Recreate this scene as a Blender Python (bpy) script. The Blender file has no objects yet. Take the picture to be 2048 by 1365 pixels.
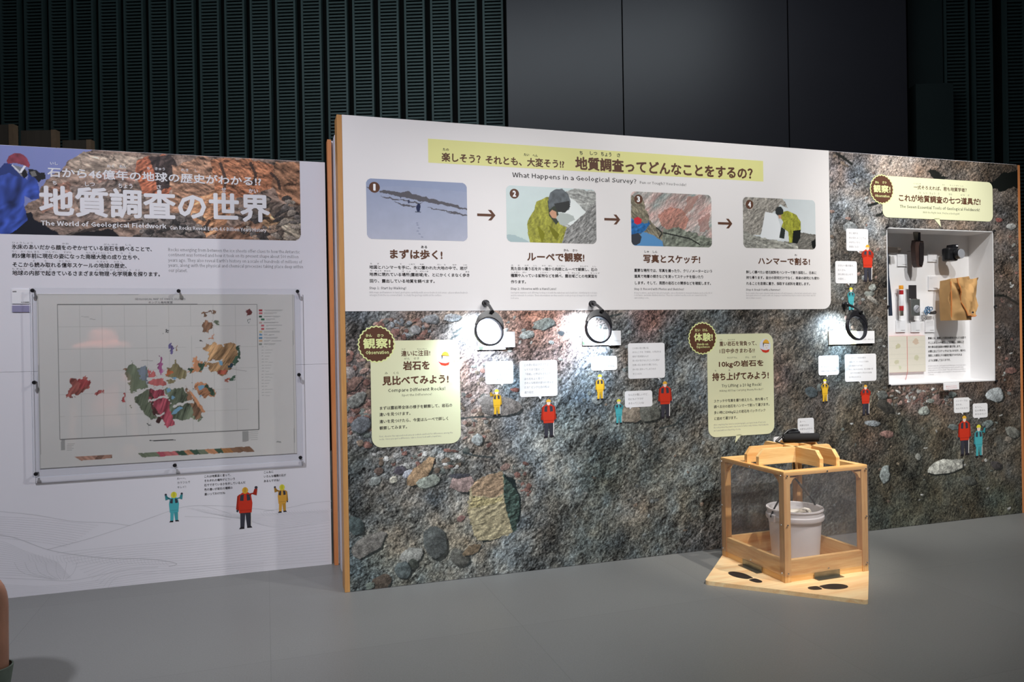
import bpy, bmesh, math, random
import numpy as np
from mathutils import Vector, Matrix
random.seed(7)
SC = bpy.context.scene
COL = SC.collection
R = math.radians

# ---------------------------------------------------------------- camera
FPX, PITCH, ROLL, CAMH = 1516.5353, -0.0036, -0.0167, 1.1057
W, H = 2048, 1365
cd = bpy.data.cameras.new('camera'); cam = bpy.data.objects.new('camera', cd); COL.objects.link(cam)
cd.sensor_width = 36; cd.lens = 36*FPX/W; cd.clip_start = .02; cd.clip_end = 100
cam.location = (0, 0, CAMH)
cam.matrix_world = Matrix.Translation((0, 0, CAMH)) @ Matrix.Rotation(math.pi/2+PITCH, 4, 'X') @ Matrix.Rotation(ROLL, 4, 'Z')
SC.camera = cam
SC.view_settings.view_transform = 'Standard'; SC.view_settings.look = 'None'
SC.view_settings.gamma = 1; SC.view_settings.use_curve_mapping = False
SC.view_settings.exposure = 0.0

# ---------------------------------------------------------------- calibrated frames of the place (metres)
AW = 0.3148                                   # bearing of the display walls
DW = np.array([math.cos(AW), math.sin(AW)]); NW = np.array([math.sin(AW), -math.cos(AW)])
A0 = np.array([-.7518, 3.3246])               # left foot of the main wall's front face
C0 = A0 + DW*(-.0073) - NW*.461               # right foot of the intro wall's front face

def ray(px, py):
    X = (px-W/2)/FPX; U = -(py-H/2)/FPX
    c, s = math.cos(ROLL), math.sin(ROLL)
    x = X*c-U*s; u = X*s+U*c
    c, s = math.cos(PITCH), math.sin(PITCH)
    return np.array([x, c-u*s, s+u*c])

def onwall(px, py, off=0, O=A0):
    """survey point (px,py) of the photograph -> (along, up) on a wall plane 'off' metres in front of O"""
    r = ray(px, py); O2 = O+off*NW
    P = r*((O2@NW)/(r[:2]@NW))
    return float((P[:2]-O2)@DW), float(P[2]+CAMH)
def wl(px, py, off=0): return onwall(px, py, off, A0)
def wc(px, py, off=0): return onwall(px, py, off, C0)
def wpos(u, v, z, O=A0):
    p = O+u*DW+v*NW
    return (float(p[0]), float(p[1]), z)

# ---------------------------------------------------------------- world and lights
def s2l(c):
    return tuple((x/12.92 if x <= .04045 else ((x+.055)/1.055)**2.4) for x in c)
def rgb(r, g, b): return s2l((r/255, g/255, b/255))

wd = bpy.data.worlds.new('world'); SC.world = wd; wd.use_nodes = True
wd.node_tree.nodes['Background'].inputs[0].default_value = (.30, .36, .46, 1)
wd.node_tree.nodes['Background'].inputs[1].default_value = .035

def aim(o, loc, target):
    o.location = loc
    o.rotation_euler = (Vector(target)-Vector(loc)).to_track_quat('-Z', 'Y').to_euler()
def spot(name, loc, target, power, col, cone, blend=.6, size=.05, scale=None):
    l = bpy.data.lights.new(name, 'SPOT'); l.energy = power; l.color = col
    l.spot_size = R(cone); l.spot_blend = blend; l.shadow_soft_size = size
    o = bpy.data.objects.new(name, l); COL.objects.link(o); aim(o, loc, target)
    if scale: o.scale = scale
    return o
def area(name, loc, target, power, col, sx, sy):
    l = bpy.data.lights.new(name, 'AREA'); l.energy = power; l.color = col
    l.shape = 'RECTANGLE'; l.size = sx; l.size_y = sy
    o = bpy.data.objects.new(name, l); COL.objects.link(o); aim(o, loc, target)
    return o
WARM = (1, .95, .89); NEUT = (1, .985, .975); COOL = (.9, .9, 1)
# truss spots in front of the walls, then added fill lights
spot('spot_niche', wpos(3.2, 3.1, 4.15), wpos(3.35, 0, 1.4), 470, WARM, 34, .9)
spot('spot_niche_steep', wpos(3.1, 1.15, 4.15), wpos(3.4, 0, 1.25), 210, NEUT, 34, 1.0)
spot('spot_center', wpos(1.9, 3.1, 4.15), wpos(2.15, 0, 1.1), 560, NEUT, 62, 1.0)
spot('spot_main_left', wpos(-.2, 3.2, 4.15), wpos(.6, .2, .1), 240, NEUT, 46, 1.0)
spot('spot_box', wpos(3.0, 2.6, 4.15), (1.37, 3.62, .34), 600, (1, .93, .83), 17, 1.0, .04)
spot('spot_intro', wpos(-1.6, 2.9, 4.15, C0), wpos(-.9, 0, .8, C0), 385, COOL, 74, .9)
spot('spot_intro_low', wpos(2.85, 3.0-.461, 3.6), wpos(-.95, -.46, .3), 210, NEUT, 34, .7)
spot('fill_box_front', (.75, .9, 3.7), (1.34, 3.6, .3), 190, (1, .94, .86), 14, 1.0, .04)  # added second lamp to brighten the bucket and the frame's front faces
spot('fill_visitor', (-1.3, 3.0, 3.9), (-1.652, 1.98, .95), 1100, (1, .95, .92), 15, .6)  # added lamp brightening the visitor so the pink tint shows in the acrylic
area('ceiling_bounce_fill', (0, 2.2, 4.6), (0, 2.6, 0), 34, (.93, .95, 1), 7, 5)  # unseen area light added in place of light bounced from above
area('fill_back_wall', (-.6, 4.6, 4.7), (-.9, 7.5, 2.6), 48, (.85, .95, 1), 6, 1)  # unseen area light added to brighten the louvres and back panels

# ---------------------------------------------------------------- materials
def mat(name, c, rough=.6, metal=0, var=.0, scale=20, bump=0, bscale=200, spec=.4, stretch=None, **kw):
    m = bpy.data.materials.new(name); m.use_nodes = True; nt = m.node_tree
    p = nt.nodes['Principled BSDF']; c = tuple(c)
    p.inputs['Base Color'].default_value = (*c, 1); p.inputs['Roughness'].default_value = rough
    p.inputs['Metallic'].default_value = metal; p.inputs['Specular IOR Level'].default_value = spec
    for k, v in kw.items(): p.inputs[k.replace('_', ' ')].default_value = v
    tc = nt.nodes.new('ShaderNodeTexCoord'); mp = nt.nodes.new('ShaderNodeMapping')
    nt.links.new(tc.outputs['Object'], mp.inputs[0])
    if stretch: mp.inputs['Scale'].default_value = stretch
    n = nt.nodes.new('ShaderNodeTexNoise'); n.inputs['Scale'].default_value = scale; n.inputs['Detail'].default_value = 6
    nt.links.new(mp.outputs[0], n.inputs['Vector'])
    cr = nt.nodes.new('ShaderNodeValToRGB')
    cr.color_ramp.elements[0].position = .3; cr.color_ramp.elements[1].position = .7
    cr.color_ramp.elements[0].color = (*[x*(1-var) for x in c], 1); cr.color_ramp.elements[1].color = (*[min(1, x*(1+var)) for x in c], 1)
    nt.links.new(n.outputs[0], cr.inputs[0]); nt.links.new(cr.outputs[0], p.inputs['Base Color'])
    if bump:
        n2 = nt.nodes.new('ShaderNodeTexNoise'); n2.inputs['Scale'].default_value = bscale; n2.inputs['Detail'].default_value = 4
        nt.links.new(mp.outputs[0], n2.inputs['Vector'])
        b = nt.nodes.new('ShaderNodeBump'); b.inputs['Strength'].default_value = bump; b.inputs['Distance'].default_value = .002
        nt.links.new(n2.outputs[0], b.inputs['Height']); nt.links.new(b.outputs[0], p.inputs['Normal'])
    return m
def wood(name, c1, c2, axis, rough=.45):
    """long-grained pine: stretched noise bands running along 'axis'"""
    m = bpy.data.materials.new(name); m.use_nodes = True; nt = m.node_tree; p = nt.nodes['Principled BSDF']
    p.inputs['Roughness'].default_value = rough; p.inputs['Specular IOR Level'].default_value = .35
    tc = nt.nodes.new('ShaderNodeTexCoord'); mp = nt.nodes.new('ShaderNodeMapping')
    sc = [14, 14, 14]; sc[axis] = 1.1; mp.inputs['Scale'].default_value = sc
    nt.links.new(tc.outputs['Object'], mp.inputs[0])
    n = nt.nodes.new('ShaderNodeTexNoise'); n.inputs['Scale'].default_value = 1.6; n.inputs['Detail'].default_value = 3; n.inputs['Distortion'].default_value = .8
    n2 = nt.nodes.new('ShaderNodeTexNoise'); n2.inputs['Scale'].default_value = 14; n2.inputs['Detail'].default_value = 4
    nt.links.new(mp.outputs[0], n.inputs[0]); nt.links.new(mp.outputs[0], n2.inputs[0])
    mx = nt.nodes.new('ShaderNodeMath'); mx.operation = 'MULTIPLY_ADD'; mx.inputs[1].default_value = .35
    nt.links.new(n2.outputs[0], mx.inputs[0]); nt.links.new(n.outputs[0], mx.inputs[2])
    cr = nt.nodes.new('ShaderNodeValToRGB'); e = cr.color_ramp.elements
    e[0].position = .5; e[0].color = (*c1, 1); e[1].position = .86; e[1].color = (*c2, 1)
    nt.links.new(mx.outputs[0], cr.inputs[0]); nt.links.new(cr.outputs[0], p.inputs['Base Color'])
    return m
M = {}
M['white'] = mat('white_print', rgb(232, 229, 228), .5, var=.01, scale=3, spec=.3)
M['white_cool'] = mat('white_laminate', rgb(232, 231, 236), .42, var=.012, scale=2, spec=.35)
M['edge_white'] = mat('white_edge', rgb(226, 226, 234), .6, var=.02)
M['edge_wood'] = wood('plywood_edge', rgb(206, 156, 96), rgb(186, 134, 80), 2)
M['edge_wood_orange'] = wood('timber_edge', rgb(222, 150, 96), rgb(206, 130, 78), 2)
M['yellow'] = mat('yellow_band', rgb(226, 224, 150), .5, var=.02, scale=4)
M['green'] = mat('pale_green_print', rgb(226, 228, 190), .45, var=.01, scale=4)
M['brown'] = mat('brown_ink', rgb(92, 58, 40), .6, var=.05)
M['black'] = mat('black_ink', rgb(40, 36, 38), .6, var=.05)
M['grey_ink'] = mat('grey_ink', rgb(128, 126, 128), .6, var=.05)
M['pale_ink'] = mat('pale_ink', rgb(176, 174, 176), .6, var=.05)
M['line_ink'] = mat('line_ink', rgb(211, 211, 215), .6, var=.05)
M['white_ink'] = mat('white_ink', rgb(240, 240, 242), .5, var=.01)
M['lime_ink'] = mat('lime_ink', rgb(232, 240, 168), .5, var=.01)
M['lavender'] = mat('lavender_strip', rgb(150, 146, 178), .5, var=.03)
M['dark_plastic'] = mat('dark_plastic', rgb(30, 30, 33), .32, var=.1, spec=.5)
M['ring'] = mat('ring_plastic', rgb(44, 44, 52), .25, var=.05, spec=.6)
M['rubber'] = mat('grip_foam', rgb(22, 22, 24), .85, var=.2, bump=.3, bscale=400)
M['chrome'] = mat('chrome', (.6, .6, .6), .2, 1)
M['steel'] = mat('steel_plate', rgb(150, 146, 132), .35, .9, var=.1, scale=30)
M['pine_x'] = wood('pine_along_x', rgb(242, 204, 142), rgb(218, 160, 94), 0)
M['pine_y'] = wood('pine_along_y', rgb(242, 204, 142), rgb(218, 160, 94), 1)
M['pine_z'] = wood('pine_upright', rgb(232, 188, 128), rgb(204, 148, 90), 2)
M['board'] = wood('pine_board', rgb(250, 224, 176), rgb(236, 190, 136), 0, .35)
M['foot'] = mat('footprint_ink', rgb(36, 32, 32), .5, var=.1)
M['canvas_cloth'] = mat('tan_cotton', rgb(196, 154, 100), .85, var=.12, scale=14, bump=.4, bscale=500)
M['canvas_trim'] = mat('orange_binding', rgb(206, 128, 66), .8, var=.1)
M['leather'] = mat('brown_leather', rgb(66, 48, 42), .5, var=.2)
M['paper_cream'] = mat('cream_paper', rgb(226, 220, 204), .8, var=.04, scale=8)
M['red_line'] = mat('red_line', rgb(214, 110, 104), .6)
M['silver'] = mat('silver_cap', rgb(186, 188, 194), .4, .3)
M['rock_white'] = mat('pale_rock', rgb(214, 210, 200), .8, var=.2, bump=.6, bscale=60)
M['rock_dark'] = mat('grey_rock', rgb(104, 94, 88), .9, var=.3, bump=.6, bscale=60)

def glass(name, c, rough, ior=1.45, haze=0):
    """thin clear sheet: mostly transparent with a real Fresnel gloss"""
    m = bpy.data.materials.new(name); m.use_nodes = True; nt = m.node_tree
    nt.nodes.remove(nt.nodes['Principled BSDF']); out = nt.nodes['Material Output']
    t = nt.nodes.new('ShaderNodeBsdfTransparent'); t.inputs[0].default_value = (*c, 1)
    g = nt.nodes.new('ShaderNodeBsdfGlossy'); g.inputs['Roughness'].default_value = rough
    fr = nt.nodes.new('ShaderNodeFresnel'); geo = nt.nodes.new('ShaderNodeNewGeometry')
    io = nt.nodes.new('ShaderNodeMath'); io.operation = 'MULTIPLY_ADD'; io.inputs[1].default_value = 1/ior-ior; io.inputs[2].default_value = ior
    nt.links.new(geo.outputs['Backfacing'], io.inputs[0]); nt.links.new(io.outputs[0], fr.inputs[0])
    n = nt.nodes.new('ShaderNodeTexNoise'); n.inputs['Scale'].default_value = 2.5
    b = nt.nodes.new('ShaderNodeBump'); b.inputs['Strength'].default_value = .15; b.inputs['Distance'].default_value = .02
    nt.links.new(n.outputs[0], b.inputs['Height']); nt.links.new(b.outputs[0], g.inputs['Normal'])
    mx = nt.nodes.new('ShaderNodeMixShader'); nt.links.new(fr.outputs[0], mx.inputs[0])
    if haze:
        df = nt.nodes.new('ShaderNodeBsdfDiffuse'); df.inputs[0].default_value = (.85, .82, .86, 1); hm = nt.nodes.new('ShaderNodeMixShader'); hm.inputs[0].default_value = haze
        nt.links.new(t.outputs[0], hm.inputs[1]); nt.links.new(df.outputs[0], hm.inputs[2]); t = hm
    nt.links.new(t.outputs[0], mx.inputs[1]); nt.links.new(g.outputs[0], mx.inputs[2]); nt.links.new(mx.outputs[0], out.inputs[0])
    return m
M['acrylic'] = glass('clear_acrylic', (.97, .975, .98), .04)
M['acrylic_box'] = glass('scuffed_acrylic', (.95, .945, .95), .10, haze=.03)
M['lens'] = glass('lens_glass', (.97, .98, 1), .02)

def emis(name, c, s):
    m = bpy.data.materials.new(name); m.use_nodes = True; p = m.node_tree.nodes['Principled BSDF']
    p.inputs['Base Color'].default_value = (*c, 1); p.inputs['Emission Color'].default_value = (*c, 1); p.inputs['Emission Strength'].default_value = s
    return m
M['led'] = emis('led_lit', (.85, .93, 1), 8)

def print_mat(name, rough=.45, spec=.3, grain=.0):
    m = bpy.data.materials.new(name); m.use_nodes = True; nt = m.node_tree; p = nt.nodes['Principled BSDF']
    p.inputs['Roughness'].default_value = rough; p.inputs['Specular IOR Level'].default_value = spec
    a = nt.nodes.new('ShaderNodeAttribute'); a.attribute_name = 'Col'
    if grain:
        tc = nt.nodes.new('ShaderNodeTexCoord'); n = nt.nodes.new('ShaderNodeTexNoise'); n.inputs['Scale'].default_value = 260; n.inputs['Detail'].default_value = 3
        nt.links.new(tc.outputs['Object'], n.inputs['Vector'])
        mr = nt.nodes.new('ShaderNodeMapRange'); mr.inputs[1].default_value = .3; mr.inputs[2].default_value = .7
        mr.inputs[3].default_value = 1-grain; mr.inputs[4].default_value = 1+grain
        nt.links.new(n.outputs[0], mr.inputs[0])
        v = nt.nodes.new('ShaderNodeVectorMath'); v.operation = 'SCALE'
        nt.links.new(a.outputs['Color'], v.inputs[0]); nt.links.new(mr.outputs[0], v.inputs['Scale'])
        nt.links.new(v.outputs[0], p.inputs['Base Color'])
    else: nt.links.new(a.outputs['Color'], p.inputs['Base Color'])
    return m
M['print'] = print_mat('colour_print'); M['rock_print'] = print_mat('rock_photo_print', .5, .25, .4)

# ---------------------------------------------------------------- object helpers
def empty(name, loc, rz=0, label=None, cat=None, group=None, kind=None):
    o = bpy.data.objects.new(name, None); COL.objects.link(o); o.location = loc; o.rotation_euler = (0, 0, rz)
    o.empty_display_size = .1
    return tag(o, label, cat, group, kind)
def tag(o, label=None, cat=None, group=None, kind=None):
    if label: o['label'] = label
    if cat: o['category'] = cat
    if group: o['group'] = group
    if kind: o['kind'] = kind
    return o
def link(name, me, m=None, parent=None, label=None, kind=None):
    o = bpy.data.objects.new(name, me); COL.objects.link(o)
    if m is not None and not me.materials: me.materials.append(m)
    if parent: o.parent = parent
    if label: o['label'] = label
    if kind: o['kind'] = kind
    return o
class B:
    """collects shapes in one bmesh"""
    def __init__(s): s.bm = bmesh.new()
    def box(s, x0, x1, y0, y1, z0, z1, bev=0):
        r = bmesh.ops.create_cube(s.bm, size=1); vs = r['verts']
        bmesh.ops.scale(s.bm, vec=(x1-x0, y1-y0, z1-z0), verts=vs)
        bmesh.ops.translate(s.bm, vec=((x0+x1)/2, (y0+y1)/2, (z0+z1)/2), verts=vs)
        if bev:
            es = list({e for v in vs for e in v.link_edges})
            bmesh.ops.bevel(s.bm, geom=es, offset=bev, segments=2, affect='EDGES', profile=.5)
        return s
    def prism(s, pts, y0, y1):
        """polygon in x,z extruded between y0 (front) and y1"""
        f = [s.bm.verts.new((p[0], y0, p[1])) for p in pts]; b = [s.bm.verts.new((p[0], y1, p[1])) for p in pts]
        n = len(pts); s.bm.faces.new(f); s.bm.faces.new(b[::-1])
        for i in range(n): s.bm.faces.new((f[i], b[i], b[(i+1) % n], f[(i+1) % n]))
        return s
    def prism_z(s, pts, z0, z1):
        f = [s.bm.verts.new((p[0], p[1], z1)) for p in pts]; b = [s.bm.verts.new((p[0], p[1], z0)) for p in pts]
        n = len(pts); s.bm.faces.new(f); s.bm.faces.new(b[::-1])
        for i in range(n): s.bm.faces.new((f[i], b[i], b[(i+1) % n], f[(i+1) % n]))
        return s
    def tube(s, pts, r, seg=10, cap=True):
        pts = [Vector(p) for p in pts]; rs = r if isinstance(r, (list, tuple)) else [r]*len(pts); rings = []
        up = None
        for i, p in enumerate(pts):
            t = (pts[min(i+1, len(pts)-1)]-pts[max(i-1, 0)]).normalized()
            if up is None:
                up = Vector((0, 0, 1)) if abs(t.z) < .9 else Vector((1, 0, 0))
            a = t.cross(up).normalized(); b = a.cross(t).normalized(); up = b
            rings.append([s.bm.verts.new(p+(a*math.cos(k*2*math.pi/seg)+b*math.sin(k*2*math.pi/seg))*rs[i]) for k in range(seg)])
        for q, w in zip(rings, rings[1:]):
            for k in range(seg): s.bm.faces.new((q[k], q[(k+1) % seg], w[(k+1) % seg], w[k]))
        if cap: s.bm.faces.new(rings[0][::-1]); s.bm.faces.new(rings[-1])
        return s
    def lathe(s, prof, seg=24, c=(0, 0, 0), axis='z', close=False):
        rings = []
        for r, h in prof:
            ring = []
            for k in range(seg):
                a = 2*math.pi*k/seg; x, y = r*math.cos(a), r*math.sin(a)
                v = (x, y, h) if axis == 'z' else ((x, h, y) if axis == 'y' else (h, x, y))
                ring.append(s.bm.verts.new((v[0]+c[0], v[1]+c[1], v[2]+c[2])))
            rings.append(ring)
        for q, w in zip(rings, rings[1:]):
            for k in range(seg): s.bm.faces.new((q[k], q[(k+1) % seg], w[(k+1) % seg], w[k]))
        if close == 'loop':
            q, w = rings[-1], rings[0]
            for k in range(seg): s.bm.faces.new((q[k], q[(k+1) % seg], w[(k+1) % seg], w[k]))
        elif close: s.bm.faces.new(rings[0][::-1]); s.bm.faces.new(rings[-1])
        return s
    def ball(s, c, r, sub=2, sc=(1, 1, 1), jit=0):
        vs = bmesh.ops.create_icosphere(s.bm, subdivisions=sub, radius=r)['verts']
        for v in vs:
            k = 1+random.uniform(-jit, jit)
            v.co = Vector((v.co.x*sc[0]*k+c[0], v.co.y*sc[1]*k+c[1], v.co.z*sc[2]*k+c[2]))
        return s
    def xf(s, mtx): bmesh.ops.transform(s.bm, matrix=mtx, verts=s.bm.verts[:]); return s
    def build(s, name, m, parent=None, smooth=False, label=None, kind=None, bevel=0):
        bmesh.ops.recalc_face_normals(s.bm, faces=s.bm.faces[:])
        me = bpy.data.meshes.new(name); s.bm.to_mesh(me); s.bm.free()
        if smooth:
            me.polygons.foreach_set('use_smooth', [True]*len(me.polygons))
            try: me.set_sharp_from_angle(angle=R(38))
            except Exception: pass
        return link(name, me, m, parent, label, kind)

def roundrect(x0, x1, z0, z1, r, seg=6, corners=(1, 1, 1, 1)):
    """corners: bl, br, tr, tl"""
    out = []
    for (cx, cz, a0, use) in ((x0+r, z0+r, 180, corners[0]), (x1-r, z0+r, 270, corners[1]), (x1-r, z1-r, 0, corners[2]), (x0+r, z1-r, 90, corners[3])):
        if use: out += [(cx+r*math.cos(R(a0+90*k/seg)), cz+r*math.sin(R(a0+90*k/seg))) for k in range(seg+1)]
        else: out.append({180: (x0, z0), 270: (x1, z0), 0: (x1, z1), 90: (x0, z1)}[a0])
    return out
def flat(name, parent, polys, m=None, label=None, kind=None):
    """flat print: list of (points (x,z), sRGB colour, offset in front)"""
    vs, fs, cols = [], [], []
    for pts, c, off in polys:
        b = len(vs); vs += [(p[0], -off, p[1]) for p in pts]
        ar = sum(pts[i][0]*pts[(i+1) % len(pts)][1]-pts[(i+1) % len(pts)][0]*pts[i][1] for i in range(len(pts)))
        idx = list(range(b, b+len(pts)));  fs.append(idx if ar > 0 else idx[::-1]); cols += [(c[0]/255, c[1]/255, c[2]/255, 1)]*len(pts)
    me = bpy.data.meshes.new(name); me.from_pydata(vs, [], fs)
    ca = me.color_attributes.new('Col', 'BYTE_COLOR', 'CORNER'); k = 0
    flatc = []
    for f in me.polygons:
        for li in f.loop_indices: flatc += cols[me.loops[li].vertex_index]
    ca.data.foreach_set('color_srgb', flatc)
    return link(name, me, m or M['print'], parent, label, kind)

# ---- lettering
_tc, _lc = {}, {}
try:   # the Gothic face that ships inside Blender serves the Latin lines; the built-in font (with its CJK fallback) the rest
    import os
    FONT = bpy.data.fonts.load(os.path.join(bpy.utils.system_resource('DATAFILES'), 'fonts', 'Noto Sans CJK Regular.woff2'))
except Exception: FONT = None
def _mesh_of(body, font=None, res=2):
    c = bpy.data.curves.new('tmp_text', 'FONT'); c.body = body; c.size = 1; c.resolution_u = res
    if font: c.font = font
    o = bpy.data.objects.new('tmp_text', c); COL.objects.link(o)
    dg = bpy.context.evaluated_depsgraph_get(); me = bpy.data.meshes.new_from_object(o.evaluated_get(dg))
    v = np.empty(len(me.vertices)*3); me.vertices.foreach_get('co', v); v = v.reshape(-1, 3)[:, :2].copy()
    f = [list(p.vertices) for p in me.polygons]
    bpy.data.objects.remove(o); bpy.data.curves.remove(c); bpy.data.meshes.remove(me)
    return v, f
def latin(body):
    if not _lc:
        h = _mesh_of('H', FONT)[0]; _lc['scale'] = .73/(h[:, 1].max()-h[:, 1].min())
    V, F, x, n = [], [], 0., 0
    for ch in body:
        if ch == ' ': x += .26; continue
        if ch not in _lc:
            v, f = _mesh_of(ch, FONT, 1); v = v*_lc['scale']; x0 = v[:, 0].min(); v[:, 0] -= x0; _lc[ch] = (v, f, v[:, 0].max())
        v, f, w = _lc[ch]
        l = .045 if ch in 'CGOQacdegoqsS0235689&' else (.012 if ch in 'AVWXYTvwxyzft47' else .08)
        r = .045 if ch in 'DGOQabdegoqpsS0235689' else (.012 if ch in 'AVWXYTvwxyzfrtkFLPK47' else .075)
        V.append(v+[x+l, 0]); F += [[i+n for i in q] for q in f]; n += len(v); x += l+w+r
    return np.concatenate(V), F
def glyphs(body):
    if body not in _tc: _tc[body] = latin(body) if FONT and body.isascii() and len(body) > 2 else _mesh_of(body)
    return _tc[body]
def lettering(name, parent, items, m, off=.0012, label=None):
    """items: ('fit', body, x0, x1, z0, z1, bold) or ('em', body, x0, baseline, w, h, bold)"""
    V, F = [], []
    for it in items:
        v, f = glyphs(it[1])
        if not len(v): continue
        if it[0] == 'fit':
            mn, mx = v.min(0), v.max(0)
            sx = (it[3]-it[2])/(mx[0]-mn[0]); sz = (it[5]-it[4])/(mx[1]-mn[1])
            q = (v-mn)*[sx, sz]+[it[2], it[4]]; em = sz
        else:
            q = v*[it[4], it[5]]+[it[2], it[3]]; em = it[5]
        bold = it[6]*em
        shifts = [(0, 0)] if not bold else [(bold*math.cos(a), bold*math.sin(a)) for a in [k*math.pi/4 for k in range(8)]]+[(0, 0)]
        for si, s in enumerate(shifts):
            b = len(V); V += [(x+s[0], -off-si*4e-5, z+s[1]) for x, z in q]; F += [[i+b for i in ff] for ff in f]
    me = bpy.data.meshes.new(name); me.from_pydata(V, [], F)
    return link(name, me, m, parent, label)
def fit(fn, body, xl, xr, yt, yb, bold=0, off=0):
    """ink box measured at its left edge (xl, yt..yb), right end xr"""
    u0, z1 = fn(xl, yt, off); _, z0 = fn(xl, yb, off); u1, _ = fn(xr, yt, off)
    return ('fit', body, u0, u1, z0, z1, bold)
def para(fn, lines, xl, xr, ys, em_px, ref=0, bold=0, off=0):
    """paragraph: line centres ys at the left edge; line ref spans xl..xr"""
    u0, _ = fn(xl, ys[0], off); u1, _ = fn(xr, ys[0], off)
    v, _f = glyphs(lines[ref]); w = (u1-u0)/v[:, 0].max()
    h = fn(xl, ys[0]-em_px/2, off)[1]-fn(xl, ys[0]+em_px/2, off)[1]
    return [('em', t, u0, fn(xl, y, off)[1]-h*.38, w, h, bold) for t, y in zip(lines, ys)]

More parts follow.
